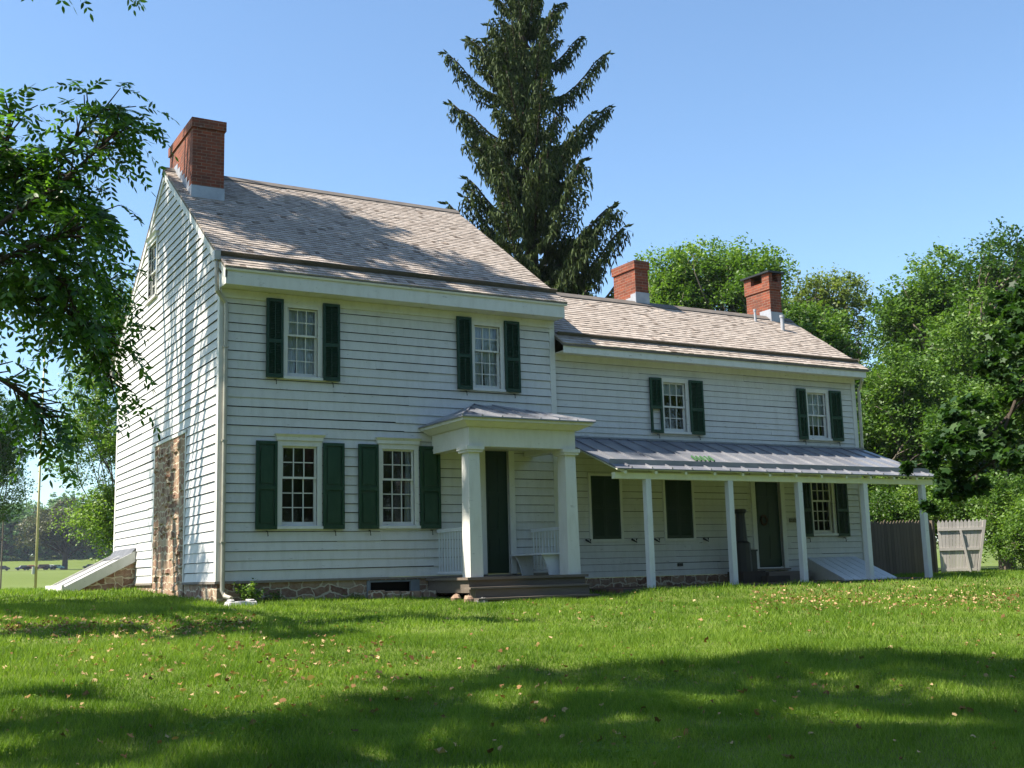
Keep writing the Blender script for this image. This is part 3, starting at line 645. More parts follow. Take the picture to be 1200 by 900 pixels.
seam(sm_, (4.14, -2.02, 3.03), (5.45, -.03, 3.57)); seam(sm_, (7.21, -2.02, 3.03), (5.9, -.03, 3.57)); sm_.build('roof_seams', ROOFM, pro)
def railing(x):
    m = MB(); m.box(x-.025, x+.025, -1.39, -.035, .86, .90); m.box(x-.035, x+.035, -1.39, -.035, .90, .925)
    r = m.build('railing', POSTW, house); m = MB(); m.box(x-.02, x+.02, -1.39, -.035, .03, .07); m.build('bottom_rail', POSTW, r)
    b = MB(); n = 11
    for i in range(n):
        y = -1.32+1.22*i/(n-1)
        if 3 < i < 7 and False: continue
        b.box(x-.011, x+.011, y-.011, y+.011, .07, .86)
    b.build('balusters', POSTW, r)
railing(4.54); railing(6.79)
bench = empty('bench', (6.5, -.7, -.05), 'white wooden bench inside the portico beside the right railing', 'bench')
m = MB(); m.box(6.22, 6.72, -1.36, -.06, .36, .395); m.build('seat', POSTW, bench)
for y in (-1.28, -.2):
    m = MB(); m.poly([(6.27, y, .358), (6.70, y, .358), (6.70, y, -.048), (6.60, y, -.048), (6.44, y, -.048), (6.40, y, .1), (6.34, y, .24)] + [(6.27, y+.035, .358), (6.70, y+.035, .358), (6.70, y+.035, -.048), (6.60, y+.035, -.048), (6.44, y+.035, -.048), (6.40, y+.035, .1), (6.34, y+.035, .24)],
        [(0,1,2,3,4,5,6), (13,12,11,10,9,8,7)]+[(i, (i+1) % 7+0, (i+1) % 7+7, i+7) for i in range(7)]); m.build('bench_end', POSTW, bench)
# ---- side porch
pp = MB(); px0, px1 = 7.54, 17.05; ya, za, yb, zb = .07, 2.965, -2.27, 2.065
pp.hexa([(px0,yb,zb-.02),(px1,yb,zb-.02),(px1,ya,za-.02),(px0,ya,za-.02),(px0,yb,zb),(px1,yb,zb),(px1,ya,za),(px0,ya,za)])
po = hb('porch_roof', pp, ROOFM); ss = MB(); x = 7.9
while x < 17: seam(ss, (x, yb+.02, zb+.008), (x, ya-.005, za), .03, .012); x += .52
seam(ss, (px0, yb+.28, zb+.11), (px1, yb+.28, zb+.11), .10, .012); seam(ss, (px0, ya-.03, za), (px1, ya-.03, za-.0), .035, .02)
ss.build('roof_seams', ROOFM, po)
m = MB(); cx, cy = 10.35, -1.45; cz = zb+(za-zb)*(cy-yb)/(ya-yb)+.012
for i in range(5): m.tube([(cx+.12*i-.25, cy-.2, cz-.06), (cx+.12*i-.2+.05, cy+.12, cz+.07)], .022, 6)
lf = m.build('fallen_branch', m_simple('green_twig', (.03, .09, .03), .7, .2)); tag(lf, 'small green broken branch lying on the metal porch roof', 'branch')
pb = MB(); pb.box(7.56, 17.0, -2.12, -2.0, 1.86, 1.99)
x = 7.75
while x < 17:
    pb.hexa([(x-.03,-2.24,1.955),(x+.03,-2.24,1.955),(x+.03,.06,2.84),(x-.03,.06,2.84),(x-.03,-2.24,2.045),(x+.03,-2.24,2.045),(x+.03,.06,2.93),(x-.03,.06,2.93)]); x += .78
hb('porch_beams', pb, m_paint('grass_bounce_beam_tint', (.62, .62, .46), (.42, .42, .3), .5, .3))  # yellow-green in the beam colour stands in for light bounced off grass
ps = MB(); ps.hexa([(px0,yb+.03,zb-.04),(px1-.02,yb+.03,zb-.04),(px1-.02,ya,za-.04),(px0,ya,za-.04),(px0,yb+.03,zb-.022),(px1-.02,yb+.03,zb-.022),(px1-.02,ya,za-.022),(px0,ya,za-.022)]); hb('porch_ceiling', ps, m_paint('grass_bounce_ceiling_tint', (.6, .6, .47), (.42, .42, .3), .5, .3))  # same grass bounce tint put into the ceiling colour
for x in (8.40, 10.60, 12.63, 14.69, 16.66):
    m = MB(); m.box(x-.065, x+.065, -2.125, -1.995, -.40, 1.859); hb('porch_post', m, POSTW)
    
pv = MB(); pv.box(7.52, 17.2, -2.3, .1, -.75, -.365); pvo = pv.build('brick_path', PAVE); tag(pvo, kind='structure')
dstep = MB(); dstep.box(13.0, 14.3, -.52, .0, -.365, -.13); hb('door_step', dstep, STEPW)
# shutter hooks, plaque, outlet
for x in (9.50, 10.14, 11.57, 8.25):
    m = MB(); m.tube([(x, .08, .69), (x, .0, .66), (x+.06, -.02, .62), (x+.05, -.03, .70)], .022, 6); hb('shutter_hook', m, IRON)
m = MB(); m.box(14.30, 14.62, .06, .078, 1.06, 1.16); hb('name_plaque', m, m_simple('brown_plaque', (.06, .05, .04), .6, .3, 0, .6, 30, (.2, .19, .15)))
m = MB(); m.box(10.76, 10.90, .05, .08, .06, .13); hb('wall_vent', m, IRON)
# flat cellar door under the porch end
m = MB()
for i in range(6):
    a, b = 14.80+.285*i, 14.80+.285*(i+1)-.02
    A0, A1 = a-1.1*.0, b
    off = -.95
    m.hexa([(a+off,-2.08,-.36),(b+off,-2.08,-.36),(b,.07,.16),(a,.07,.16),(a+off,-2.08,-.33),(b+off,-2.08,-.33),(b,.07,.19),(a,.07,.19)])
hb('cellar_hatch', m, POSTW)
m = MB(); m.poly([(13.86,-2.07,-.36),(14.81,.06,-.36),(14.81,.06,.155)]+[(13.90,-2.07,-.36),(14.85,.06,-.36),(14.85,.06,.155)], [(0,1,2),(5,4,3),(0,3,4,1),(1,4,5,2),(2,5,3,0)]); hb('hatch_cheek', m, TRIM)
# ---- cellar bulkhead on the gable side
bk = MB(); y0, y1 = 6.93, 9.35
bk.poly([(-1.42,y0,-.4),(-.0,y0,-.4),(-.0,y0,.60),(-1.42,y0,-.10),(-1.42,y1,-.4),(-.0,y1,-.4),(-.0,y1,.60),(-1.42,y1,-.10)], [(0,1,2,3),(7,6,5,4),(0,3,7,4),(3,2,6,7)]); bks = hb('bulkhead_wall', bk, STONE)
def slab(mb, ya, yb, l0, t0, t1):
    mb.hexa([(-1.60,ya,-.135+t0),(-1.60,yb,-.135+t0),(-.035,yb,.66+t0),(-.035,ya,.66+t0),(-1.60,ya,-.135+t1),(-1.60,yb,-.135+t1),(-.035,yb,.66+t1),(-.035,ya,.66+t1)])
bd = MB(); slab(bd, y0-.06, y0-.01, 0, -.15, .10); slab(bd, y1+.01, y1+.06, 0, -.15, .10); slab(bd, y0+1.16, y0+1.22, 0, .02, .085); slab(bd, y0-.009, y1+.009, 0, -.02, .02); bd.box(-1.66, -1.601, y0-.05, y1+.05, -.22, .0); hb('bulkhead_frame', bd, TRIM)
for a, b in ((y0+.03, y0+1.14), (y0+1.24, y1-.03)):
    m = MB(); n = 5
    for i in range(n): slab(m, a+(b-a)*i/n+.004, a+(b-a)*(i+1)/n-.004, 0, .022, .05)
    hb('bulkhead_door', m, m_paint('worn_white_door_paint', (.40, .40, .40), (.15, .15, .16), .9, .6, .6, (1, .6, 1)))
m = MB(); m.poly([(-.30,y0-.05,.60),(-.30,y1+.05,.60),(-.034,y1+.05,.84),(-.034,y0-.05,.84),(-.16,y0-.05,.68),(-.16,y1+.05,.68),(-.034,y0-.05,.70),(-.034,y1+.05,.70)], [(0,1,5,4),(4,5,2,3),(0,4,3,6),(1,7,2,5)]); hb('bulkhead_flashing', m, m_simple('dark_flashing', (.14, .14, .15), .6, .4, .1, .5, 6))

# ------------------------------------------------------------------ small things round the house
m = MB(); m.frus(-.02, .58, -.80, -.42, -.50, .03, .53, -.75, -.46, -.36); m.box(.05, .13, -.74, -.47, -.36, -.325); m.box(.40, .50, -.74, -.47, -.36, -.33)
sb = m.build('splash_block', m_simple('pale_stone', (.6, .57, .55), .9, .2, 0, .35, 9, None, .6), bevel=.02); tag(sb, 'pale weathered splash block under the corner downspout', 'splash block')
def rock(x, y, z, s, mat, label, group=None):
    V = []; F = []; n, r = 8, 5
    for j in range(r+1):
        th = PI*j/r
        for i in range(n):
            k = random.uniform(.8, 1.15); ph = 2*PI*i/n
            V.append((x+s[0]*k*math.sin(th)*math.cos(ph), y+s[1]*k*math.sin(th)*math.sin(ph), z+s[2]*k*math.cos(th)))
    for j in range(r):
        for i in range(n): F.append((j*n+i, (j+1)*n+i, (j+1)*n+(i+1) % n, j*n+(i+1) % n))
    m = MB(); m.poly(V, F); o = m.build('rock', mat); tag(o, label, 'rock', group); return o
RK = m_simple('reddish_stone', (.22, .13, .09), .9, .2, 0, .4, 8, (.36, .28, .2), .5); RK2 = m_simple('grey_stone', (.22, .21, .2), .9, .2, 0, .4, 8, None, .5)
rock(4.07, -1.75, -.46, (.11, .10, .11), RK, 'reddish stone at the left end of the portico steps'); rock(4.30, -2.35, -.52, (.13, .09, .10), RK2, 'grey block of stone at the foot of the portico steps')
rock(4.12, -2.15, -.47, (.10, .12, .10), RK, 'brown stone wedged beside the lower portico step'); rock(4.62, -2.62, -.58, (.10, .08, .07), m_simple('pale_rock', (.4, .34, .25), .9, .2, 0, .3, 8), 'small pale stone in the grass before the steps')
m = MB(); x = 2.9
while x < 4.25:
    w_ = random.uniform(.18, .34); m.frus(x, x+w_, -.42+random.uniform(-.03, .03), -.2, -.62, x+.02, x+w_-.02, -.40, -.2, -.27+random.uniform(-.03, .02)); x += w_+.01
kb = m.build('stone_curb', STONE, bevel=.015); tag(kb, 'low row of rough stones edging the cellar window', 'stone curb')
m = MB(); cx, cy = 12.72, -.52
def loft(mb, cx, cy, prof, n=10, sq=False):
    pts = [(cx+r*math.cos(2*PI*i/n), cy+r*math.sin(2*PI*i/n), z) for r, z in prof for i in range(n)]
    F = [(j*n+i, j*n+(i+1) % n, (j+1)*n+(i+1) % n, (j+1)*n+i) for j in range(len(prof)-1) for i in range(n)]
    mb.poly(pts, F+[tuple(range(n-1, -1, -1)), tuple(range((len(prof)-1)*n, len(prof)*n))])
pump = empty('hand_pump', (12.25, -.52, -.36), 'tall black tapered pump with flared top standing beside the porch door', 'pump')
loft(m, 12.23, -.5, [(.21, -.1), (.20, .55), (.14, .60), (.105, 1.2), (.11, 1.24), (.15, 1.28), (.15, 1.33), (.12, 1.35)], 10); m.build('pump_column', IRON, pump)
m = MB(); m.box(12.36, 12.56, -.62, -.36, -.1, .36); m.box(12.34, 12.58, -.64, -.34, .36, .40); m.build('pump_box', IRON, pump)
m = MB(); m.box(11.98, 12.66, -.78, -.22, -.365, -.1); m.box(12.5, 13.2, -1.0, -.80, -.365, -.22); m.build('pump_base', DKWOOD, pump)

# stockade fence behind the wing and the leaning gate
fence = empty('stockade_fence', (20, 3, -.4), 'dark weathered stockade fence of close vertical boards right of the wing', 'fence')
m = MB(); x = 17.0
while x < 22.85:
    w_ = .135; h = 1.22+random.uniform(-.03, .03); m.box(x, x+w_-.008, 2.98, 3.0+random.uniform(0, .006), -.45, h-.05, None); 
    m.poly([(x,2.98,h-.049),(x+w_-.008,2.98,h-.049),(x+w_/2,2.98,h+.03),(x,3.0,h-.049),(x+w_-.008,3.0,h-.049),(x+w_/2,3.0,h+.03)], [(0,1,2),(5,4,3),(0,3,4,1),(1,4,5,2),(2,5,3,0)]); x += w_
m.build('fence_boards', FENCE, fence)
m = MB(); m.box(17, 22.85, 3.01, 3.07, .0, .09); m.box(17, 22.85, 3.01, 3.07, .85, .94); m.build('fence_rails', FENCE, fence)
m = MB(); m.box(22.83, 22.93, 2.93, 3.04, -.5, 1.25); m.build('fence_post', FENCE, fence)
gate = empty('fence_gate', (23.3, 2.5, -.4), 'pale sunlit wooden gate with pointed pickets leaning out at the end of the dark fence', 'gate')
gb = ((22.97, 2.86, 0), (.78, -.626, 0), (-.626, -.78, 0))
m = MB(gb); n = 12; W0, W1 = 1.02, 1.34
for i in range(n):
    a0, a1, b0, b1 = W0*i/n, W0*(i+1)/n-.008, W1*i/n, W1*(i+1)/n-.01; h = 1.16
    m.hexa([(a0,0,-.36),(a1,0,-.36),(a1,.02,-.36),(a0,.02,-.36),(b0,0,h),(b1,0,h),(b1,.02,h),(b0,.02,h)])
    m.poly([(b0,0,h+.001),(b1,0,h+.001),((b0+b1)/2,0,h+.09),(b0,.02,h+.001),(b1,.02,h+.001),((b0+b1)/2,.02,h+.09)], [(0,1,2),(5,4,3),(0,3,4,1),(1,4,5,2),(2,5,3,0)])
m.build('pickets', GATEW, gate)
m = MB(gb)
for z in (-.30, .32, .92): f0 = (z+.36)/1.52; m.box(0, W0+(W1-W0)*f0, .022, .06, z, z+.08)
m.build('gate_rails', GATEW, gate)
m = MB(gb); m.hexa([(.80,.062,-.36),(.86,.062,-.36),(.86,.09,-.36),(.80,.09,-.36),(.62,.062,.92),(.68,.062,.92),(.68,.09,.92),(.62,.09,.92)]); m.hexa([(W0,-.02,-.45),(W0+.07,-.02,-.45),(W0+.07,.06,-.45),(W0,.06,-.45),(W1,-.02,1.22),(W1+.09,-.02,1.22),(W1+.09,.06,1.22),(W1,.06,1.22)]); m.build('leaning_post', GATEW, gate)

# flagpole on the slope at the left, thin pole at the frame edge
fp = at(41, 697, 43); gzp = float(gz(np.array(fp.x), np.array(fp.y)))
pole = empty('flagpole', (fp.x, fp.y, gzp), 'tall slender cream flagpole standing on the lawn left of the house', 'flagpole')
m = MB(); m.tube([(fp.x, fp.y, gzp-.3), (fp.x+.0, fp.y, gzp+4), (fp.x, fp.y, gzp+11.2)], [.050, .038, .018], 12); m.build('pole', m_simple('cream_pole_paint', (.66, .56, .30), .5, .4, 0, .3, 3)
      , pole, smooth=True)
m = MB(); m.box(fp.x-.13, fp.x-.05, fp.y-.08, fp.y+.0, gzp+.95, gzp+1.2); m.build('cleat_box', TRIM, pole)
p2 = at(1.5, 666, 150); g2 = float(gz(np.array(p2.x), np.array(p2.y)))
m = MB(); m.tube([(p2.x, p2.y, g2-.3), (p2.x, p2.y, g2+9)], .09, 8); o = m.build('utility_pole', FENCE); tag(o, 'thin dark pole at the far left edge of the field', 'pole')

# road and cars far away
def gzz(x, y): return float(gz(np.array(float(x)), np.array(float(y))))
rv = []; n = 40
for i in range(n+1):
    x = -120+260*i/n; y = 350+.0*i
    for dy in (-3, 3): rv.append((x, y+dy, gzz(x, y+dy)+.12))
m = MB(); m.poly(rv, [(2*i, 2*i+2, 2*i+3, 2*i+1) for i in range(n)]); o = m.build('road', m_simple('pale_asphalt', (.22, .21, .2), .9, .2)); tag(o, kind='structure')
def car(u, col, label, d=349, ang=0, wagon=False):
    p = at(u, 666, d); y = 349.5; x = CAM.x+(p.x-CAM.x)*(y-CAM.y)/(p.y-CAM.y); z = gzz(x, y)+.12
    c = empty('parked_car', (x, y, z), label, 'car', 'cars parked along the far road')
    pm = m_simple('car_paint', col, .25, .6)
    L = [(-2.2, .35), (-2.2, .8), (-1.3, .92), (-.7, 1.42), (.9, 1.45), (1.6, .98), (2.2, .85), (2.2, .35)] if not wagon else [(-2.2, .35), (-2.2, .85), (-1.35, 1.0), (-.8, 1.6), (1.9, 1.62), (2.2, 1.0), (2.2, .35)]
    m = MB(); k = len(L); m.poly([(x+a, y-.85, z+b) for a, b in L]+[(x+a, y+.85, z+b) for a, b in L], [tuple(range(k)), tuple(range(2*k-1, k-1, -1))]+[(i, i+k, (i+1) % k+k, (i+1) % k) for i in range(k)]); m.build('body', pm, c, bevel=.08)
    g = MB(); g.box(x-.75, x+.1, y-.87, y-.851, z+.95, z+1.32); g.box(x+.18, x+.95, y-.87, y-.851, z+.95, z+1.32); g.build('side_windows', m_simple('car_glass', (.02, .025, .03), .1, .6), c)
    for a in (-1.35, 1.4):
        for s in (-.86, .70):
            w = MB(); w.tube([(x+a, y+s, z+.33), (x+a, y+s+.16, z+.33)], .33, 14); w.build('wheel', IRON, c)
car(2, (.05, .05, .055), 'dark car parked at the left end of the far road'); car(27, (.025, .03, .07), 'dark blue car parked left of the flagpole')
car(35, (.28, .03, .03), 'red car parked just left of the flagpole', 349); car(49, (.10, .025, .04), 'maroon car parked just right of the flagpole', wagon=True)
car(58, (.75, .75, .76), 'white car parked between the maroon and the green car'); car(66, (.16, .33, .30), 'pale green car parked near the big dark tree'); car(106, (.03, .03, .04), 'black car parked alone right of the big dark tree')

# ------------------------------------------------------------------ trees
def rand_dirs(n):
    v = rng.normal(size=(n, 3)); return v/np.linalg.norm(v, axis=1)[:, None]
def leaf_quads(P, size, up=.4, jitter=.35, aspect=.55):
    n = len(P); nrm = rand_dirs(n); nrm[:, 2] = np.abs(nrm[:, 2])+up; nrm /= np.linalg.norm(nrm, axis=1)[:, None]
    a = np.cross(nrm, rand_dirs(n)); a /= np.linalg.norm(a, axis=1)[:, None]+1e-9; b = np.cross(nrm, a)
    s = size*(1-jitter+2*jitter*rng.random(n))[:, None]
    return np.stack([P-a*s*.5, P+b*s*aspect*.5+a*s*.08, P+a*s*.5, P-b*s*aspect*.5+a*s*.08], 1)
def clump_points(c, r, n, sub=None):
    """leaves gathered on small twigs inside one clump, denser towards its skin"""
    c = np.array(c, float); r = np.array(r, float) if np.ndim(r) else np.array([r, r, r*.8])
    k = sub or max(6, n//38); T = rand_dirs(k)*(rng.random((k, 1))**.45)
    idx = rng.integers(0, k, n); off = rng.normal(size=(n, 3))*.13
    return c + (T[idx]+off)*r
def limb(mb, a, b, r0, r1, bend=.12, n=5):
    a, b = Vector(a), Vector(b); L = (b-a).length; j = Vector((random.gauss(0, 1), random.gauss(0, 1), random.gauss(0, .4)+.5))*L*bend
    pts = [a.lerp(b, i/n)+j*math.sin(PI*i/n)*(1 if i < n else 0) for i in range(n+1)]
    mb.tube([tuple(p) for p in pts], [r0+(r1-r0)*i/n for i in range(n+1)], 7); return pts
def tree(name, label, base, top, tr, clumps, nleaf, lsize, mat, bark=BARK, group=None, cat='tree', density=None, up=.4, fork=.35):
    """base point, trunk top point, clumps = [(centre, radius)], every clump fed by its own limb"""
    base, top = Vector(base), Vector(top); t = empty(name, tuple(base), label, cat, group); mb = MB()
    tp = [base.lerp(top, i/7)+Vector((random.gauss(0, .03), random.gauss(0, .03), 0))*(top-base).length*.12*(i > 0) for i in range(8)]
    mb.tube([tuple(base-Vector((0, 0, .3)))]+[tuple(p) for p in tp], [tr*1.35]+[tr*(1.15-.9*i/7) for i in range(8)], 10)
    vol = [float(np.prod(r) if np.ndim(r) else r**3)**.75 for _, r in clumps]; V = []; RV = []
    for (c, r), v in zip(clumps, vol):
        cv = Vector(c); h = max(.15, min(.95, fork+random.uniform(-.1, .35))); i = min(6, int(h*7)); 
        if cv.z < tp[i].z+.3 and cv.z > base.z: i = max(1, min(i, int(7*max(.1, (cv.z-base.z)/(top.z-base.z)-.15))))
        rr = r if not np.ndim(r) else sum(r)/3
        pts = limb(mb, tp[i], cv, tr*.38, .02+tr*.04)
        for _ in range(4):
            q = Vector(np.array(c)+rand_dirs(1)[0]*rr*.75); limb(mb, pts[3], q, tr*.13, .01, .1, 3)
        V.append(clump_points(c, r, max(10, int(nleaf*v/sum(vol))))); RV.append(np.full(len(V[-1]), rng.random())*.55+.45*rng.random(len(V[-1])))  # random tone per clump paints in lit and dark leaf masses
    mb.build('trunk', bark, t, smooth=True)
    P = np.concatenate(V); bulk('crown', leaf_quads(P, lsize, up), mat, t, np.concatenate(RV)); return t
def ring_clumps(c, R, H, n, r, seed, low=.0):
    """uneven crown: clumps spread over an ellipsoid about c"""
    g = np.random.default_rng(seed); out = []
    for i in range(n):
        while True:
            d = g.normal(size=3); d /= np.linalg.norm(d)
            if d[2] > -.75+low: break
        k = .45+.55*g.random()**.5
        out.append((tuple(np.array(c)+d*np.array([R, R, H])*k), r*(.6+.8*g.random())))
    out.append((tuple(c), r*1.3)); return out
L_mid = m_leaf('green_leaves', (.018, .048, .008), (.06, .125, .018), (.14, .225, .04), .36)
L_light = m_leaf('light_green_leaves', (.032, .078, .010), (.10, .18, .026), (.21, .30, .06), .4)
L_dark = m_leaf('deep_green_leaves', (.016, .042, .009), (.03, .075, .014), (.055, .115, .022), .4)
L_yel = m_leaf('yellowish_leaves', (.07, .10, .025), (.12, .165, .04), (.19, .23, .07), .45)
L_far = m_leaf('far_leaves', (.05, .12, .035), (.09, .18, .05), (.15, .26, .07), .3)
L_brown = m_leaf('copper_leaves', (.030, .038, .014), (.055, .06, .02), (.09, .09, .03), .3)

def place_tree(label, u, vtop, vbase, d, Rpx, n, r, nleaf, ls, mat, seed, name='leafy_tree', Hf=None, group=None, bark=BARK, tr=.25, low=0):
    b = at(u, 655, d); bz = gzz(b.x, b.y); T = at(u, vtop, d).z; Bz = at(u, vbase, d).z; Bz = max(Bz, bz+.3)
    R = Rpx*d/FPX*1.12; H = (T-Bz)/2; c = (b.x, b.y, Bz+H)
    cl = ring_clumps(c, R-r*.5, H-r*.5, n, r, seed, low)
    q = (1, 1) if d > 200 else (2.1, .64)
    return tree(name, label, (b.x, b.y, bz), (b.x, b.y, Bz+H*1.4), tr, cl, int(nleaf*q[0]), ls*q[1], mat, bark, group)
GT = 'leafy trees behind the house'
place_tree('round light green tree rising behind the wing between its two chimneys', 845, 283, 440, 62, 84, 36, 1.45, 26000, .30, L_light, 1, group=GT)
place_tree('small rounded bright tree just right of the middle chimney behind the roof', 795, 322, 430, 60, 40, 12, 1.4, 7000, .28, L_light, 2, group=GT)
place_tree('thin yellowish tree top showing above the darker tree behind the capped chimney', 975, 300, 450, 66, 62, 16, 1.5, 9000, .30, L_yel, 3, group=GT)
place_tree('deep green tree directly behind the right end of the wing roof', 958, 356, 600, 50, 70, 36, 1.25, 26000, .28, L_mid, 4, group=GT)
place_tree('tall bright green tree at the right with airy top reaching highest', 1138, 285, 560, 58, 82, 34, 1.5, 34000, .30, L_mid, 5, group=GT, tr=.3)
place_tree('tall green tree at the right edge of the picture behind the overhanging boughs', 1210, 270, 560, 52, 70, 30, 1.5, 22000, .28, L_mid, 6, group=GT, tr=.3)
place_tree('dense light green vine covered tree standing just right of the wing wall', 1084, 420, 640, 47, 70, 40, 1.15, 30000, .22, L_mid, 7, group=GT)
place_tree('dull green tree filling the gap beside the right corner of the wing', 1020, 435, 650, 56, 50, 22, 1.2, 14000, .26, L_mid, 8, group=GT)
place_tree('vine covered tree at the right frame edge behind the gate', 1180, 430, 668, 42, 66, 34, 1.05, 26000, .20, L_mid, 9, group=GT)
for i, (u, vt, vb, d, R, mat, lab) in enumerate(((1040, 575, 668, 43, 44, L_mid, 'green shrub showing over the dark fence beside the last porch post'),
        (1110, 545, 668, 44, 44, L_light, 'light green shrub rising behind the pale gate'), (1186, 560, 672, 39.5, 26, L_mid, 'bushy green shrub right of the leaning gate'),
        (1212, 590, 675, 37, 28, L_light, 'low leafy shrub at the right edge of the lawn'))):
    place_tree(lab, u, vt, vb, d, R, 12, .8, 9000, .15, mat, 40+i, 'shrub', group='shrubs along the fence', tr=.06)
place_tree('light green tree with hanging branches behind the left gable corner', 136, 325, 672, 47, 56, 44, 1.1, 26000, .17, L_light, 12, group=GT, tr=.045, low=-.3)
place_tree('hazy thin tree at the left edge of the picture', -22, 440, 640, 75, 38, 26, 1.4, 18000, .24, L_mid, 13, group=GT, tr=.045)
# woods beyond the field
proto = []
for k in range(3):
    b = (0, 0, 0); R, H = (7.5, 8.5, 6.5)[k], (11, 12, 9)[k]
    t = tree('woodland_tree', 'x', b, (0, 0, H*1.3), .4, ring_clumps((0, 0, H*.92), R, H*.95, 34, 3.2, 60+k, -.5), 6500, 1.0, L_far, DKBARK, 'trees of the far wood')
    proto.append(t)
spots = []
g = random.Random(3)
for row, (y, du) in enumerate(((452, 0), (470, 7), (492, 3))):
    u = -60+du
    while u < 230: spots.append((u, y+g.uniform(-6, 6))); u += g.uniform(19, 27)
words = ['leftmost', 'second', 'third', 'fourth', 'fifth', 'sixth', 'seventh', 'eighth', 'ninth', 'tenth', 'eleventh', 'twelfth', 'thirteenth', 'fourteenth', 'fifteenth', 'sixteenth', 'seventeenth', 'eighteenth']
rown = {}
for i, (u, y) in enumerate(spots):
    p = at(u, 640, 400); x = CAM.x+(p.x-CAM.x)*(y-CAM.y)/(p.y-CAM.y); src = proto[i % 3]
    if i < 3: t = src
    else:
        t = src.copy(); COL.objects.link(t)
        for ch in list(src.children): c = ch.copy(); COL.objects.link(c); c.parent = t
    t.location = (x, y, gzz(x, y)); t.rotation_euler.z = g.uniform(0, 6.28); s = g.uniform(.85, 1.12); t.scale = (s, s, s*g.uniform(.9, 1.1))
    row = 0 if y < 461 else 1 if y < 481 else 2; k = rown.get(row, 0); rown[row] = k+1
    t['label'] = '%s tree from the left in the %s row of the wood beyond the field' % (words[min(k, 17)], ('front', 'middle', 'back')[row])
place_tree('big dark copper brown tree standing alone on the far field', 76, 589, 655, 378, 37, 34, 4.5, 15000, .75, L_brown, 21, 'copper_beech', tr=.8, bark=DKBARK)

# ---- unseen trees added behind the camera to darken window reflections and facade
bt = tree('unseen_tree', 'unseen tree added behind the camera to darken the facade and window reflections', (0, 0, 0), (0, 0, 11), .4, ring_clumps((0, 0, 8.5), 6.5, 7.5, 26, 2.7, 90, -.3), 6000, .8, L_mid, BARK, 'unseen trees added behind the camera')
first = True
for x, y, sc_ in ((-34, -40, 1.1), (-22, -43, 1.0), (-11, -41, 1.15), (0, -44, 1.05), (11, -41, 1.2), (22, -43, 1.0), (33, -38, 1.15), (41, -28, 1.1), (46, -16, 1.2), (-40, -28, 1.0)):
    if first: t = bt; first = False
    else:
        t = bt.copy(); COL.objects.link(t)
        for ch in list(bt.children): c = ch.copy(); COL.objects.link(c); c.parent = t
    t.location = (x, y, gzz(x, y)); t.rotation_euler.z = x*1.7; t.scale = (sc_,)*3

# ---- the tall spruce behind the house
def spruce():
    b = at(634, 655, 43); z0 = gzz(b.x, b.y); Ht = 26.5; t = empty('spruce_tree', (b.x, b.y, z0), 'very tall dark spruce with drooping branches behind the house', 'spruce')
    mb = MB(); mb.tube([(b.x, b.y, z0-.3), (b.x+.05, b.y, z0+8), (b.x-.05, b.y, z0+16), (b.x-.25, b.y, z0+Ht)], [.42, .34, .2, .03], 10)
    Q = []; z = 4.5; g = random.Random(8)
    def needles(p, d, L, w):
        Q.append((p, d, L, w))
    while z < Ht-.3:
        f = (z-4.5)/(Ht-4.5); Lm = (4.3*(1-f)**.60+.3)
        for k in range(5 if f < .85 else 4):
            a = g.uniform(0, 2*PI); L = Lm*g.choice((.35, .5, .65, .75, .85, 1.0, 1.2)); zz = z+g.uniform(-.25, .25)
            rise = .15+.55*f; pts = []
            for i in range(9):
                s = i/8; r = L*s; h = -.35*L*math.sin(PI*min(s*1.15, 1))*.45 + rise*L*s*.6 + .24*L*s**3
                pts.append(Vector((b.x+r*math.cos(a), b.y+r*math.sin(a), z0+zz+h)))
            mb.tube([tuple(q) for q in pts], [.05*(1-f)+.03-.0035*i for i in range(9)], 5)
            side = Vector((-math.sin(a), math.cos(a), 0)); out = Vector((math.cos(a), math.sin(a), 0))
            n = int(34*L/3)+10
            for i in range(n):
                s = .18+.82*(i/n) ; j = s*8; i0 = min(7, int(j)); p = pts[i0].lerp(pts[i0+1], j-i0)
                for sd in (-1, 1):
                    l2 = (.55*L*.35+.3)*(1-s*.55)*g.uniform(.6, 1.2)
                    dr = (side*sd*g.uniform(.5, 1)+out*g.uniform(.3, .9)+Vector((0, 0, -.15))).normalized(); q = p
                    m_ = max(2, int(l2/.16))
                    for e in range(m_):
                        q2 = q+dr*(l2/m_)+Vector((0, 0, -.02*e))
                        needles(q, q2-q+Vector((g.gauss(0,.05), g.gauss(0,.05), g.gauss(0,.05))), .20, .06)
                        for _k in range(2): needles(q2, Vector((g.uniform(-.5, .5), g.uniform(-.5, .5), -1)), g.uniform(.12, .42)*(1.1-.3*f), .055)   # hanging sprays
                        q = q2
            for i in range(5): needles(pts[8]+out*.05*i, out+Vector((g.gauss(0, .4), g.gauss(0, .4), .3)), .3, .09)
        z += g.uniform(.40, .66)
    mb.build('trunk', DKBARK, t, smooth=True)
    P = np.array([list(q[0]) for q in Q]); D = np.array([list(q[1].normalized()) for q in Q]); L = np.array([q[2] for q in Q])[:, None]; W = np.array([q[3] for q in Q])[:, None]
    out = []
    for _ in range(2):
        a = np.cross(D, rand_dirs(len(P))); a /= np.linalg.norm(a, axis=1)[:, None]+1e-9
        out.append(np.stack([P-a*W*.35, P+D*L*.45-a*W*.6, P+D*L, P+D*L*.5+a*W*.6], 1))
    bulk('crown', np.concatenate(out), m_leaf('spruce_needles', (.018, .034, .010), (.040, .062, .016), (.085, .115, .03), .12, .7, .2), t)
spruce()

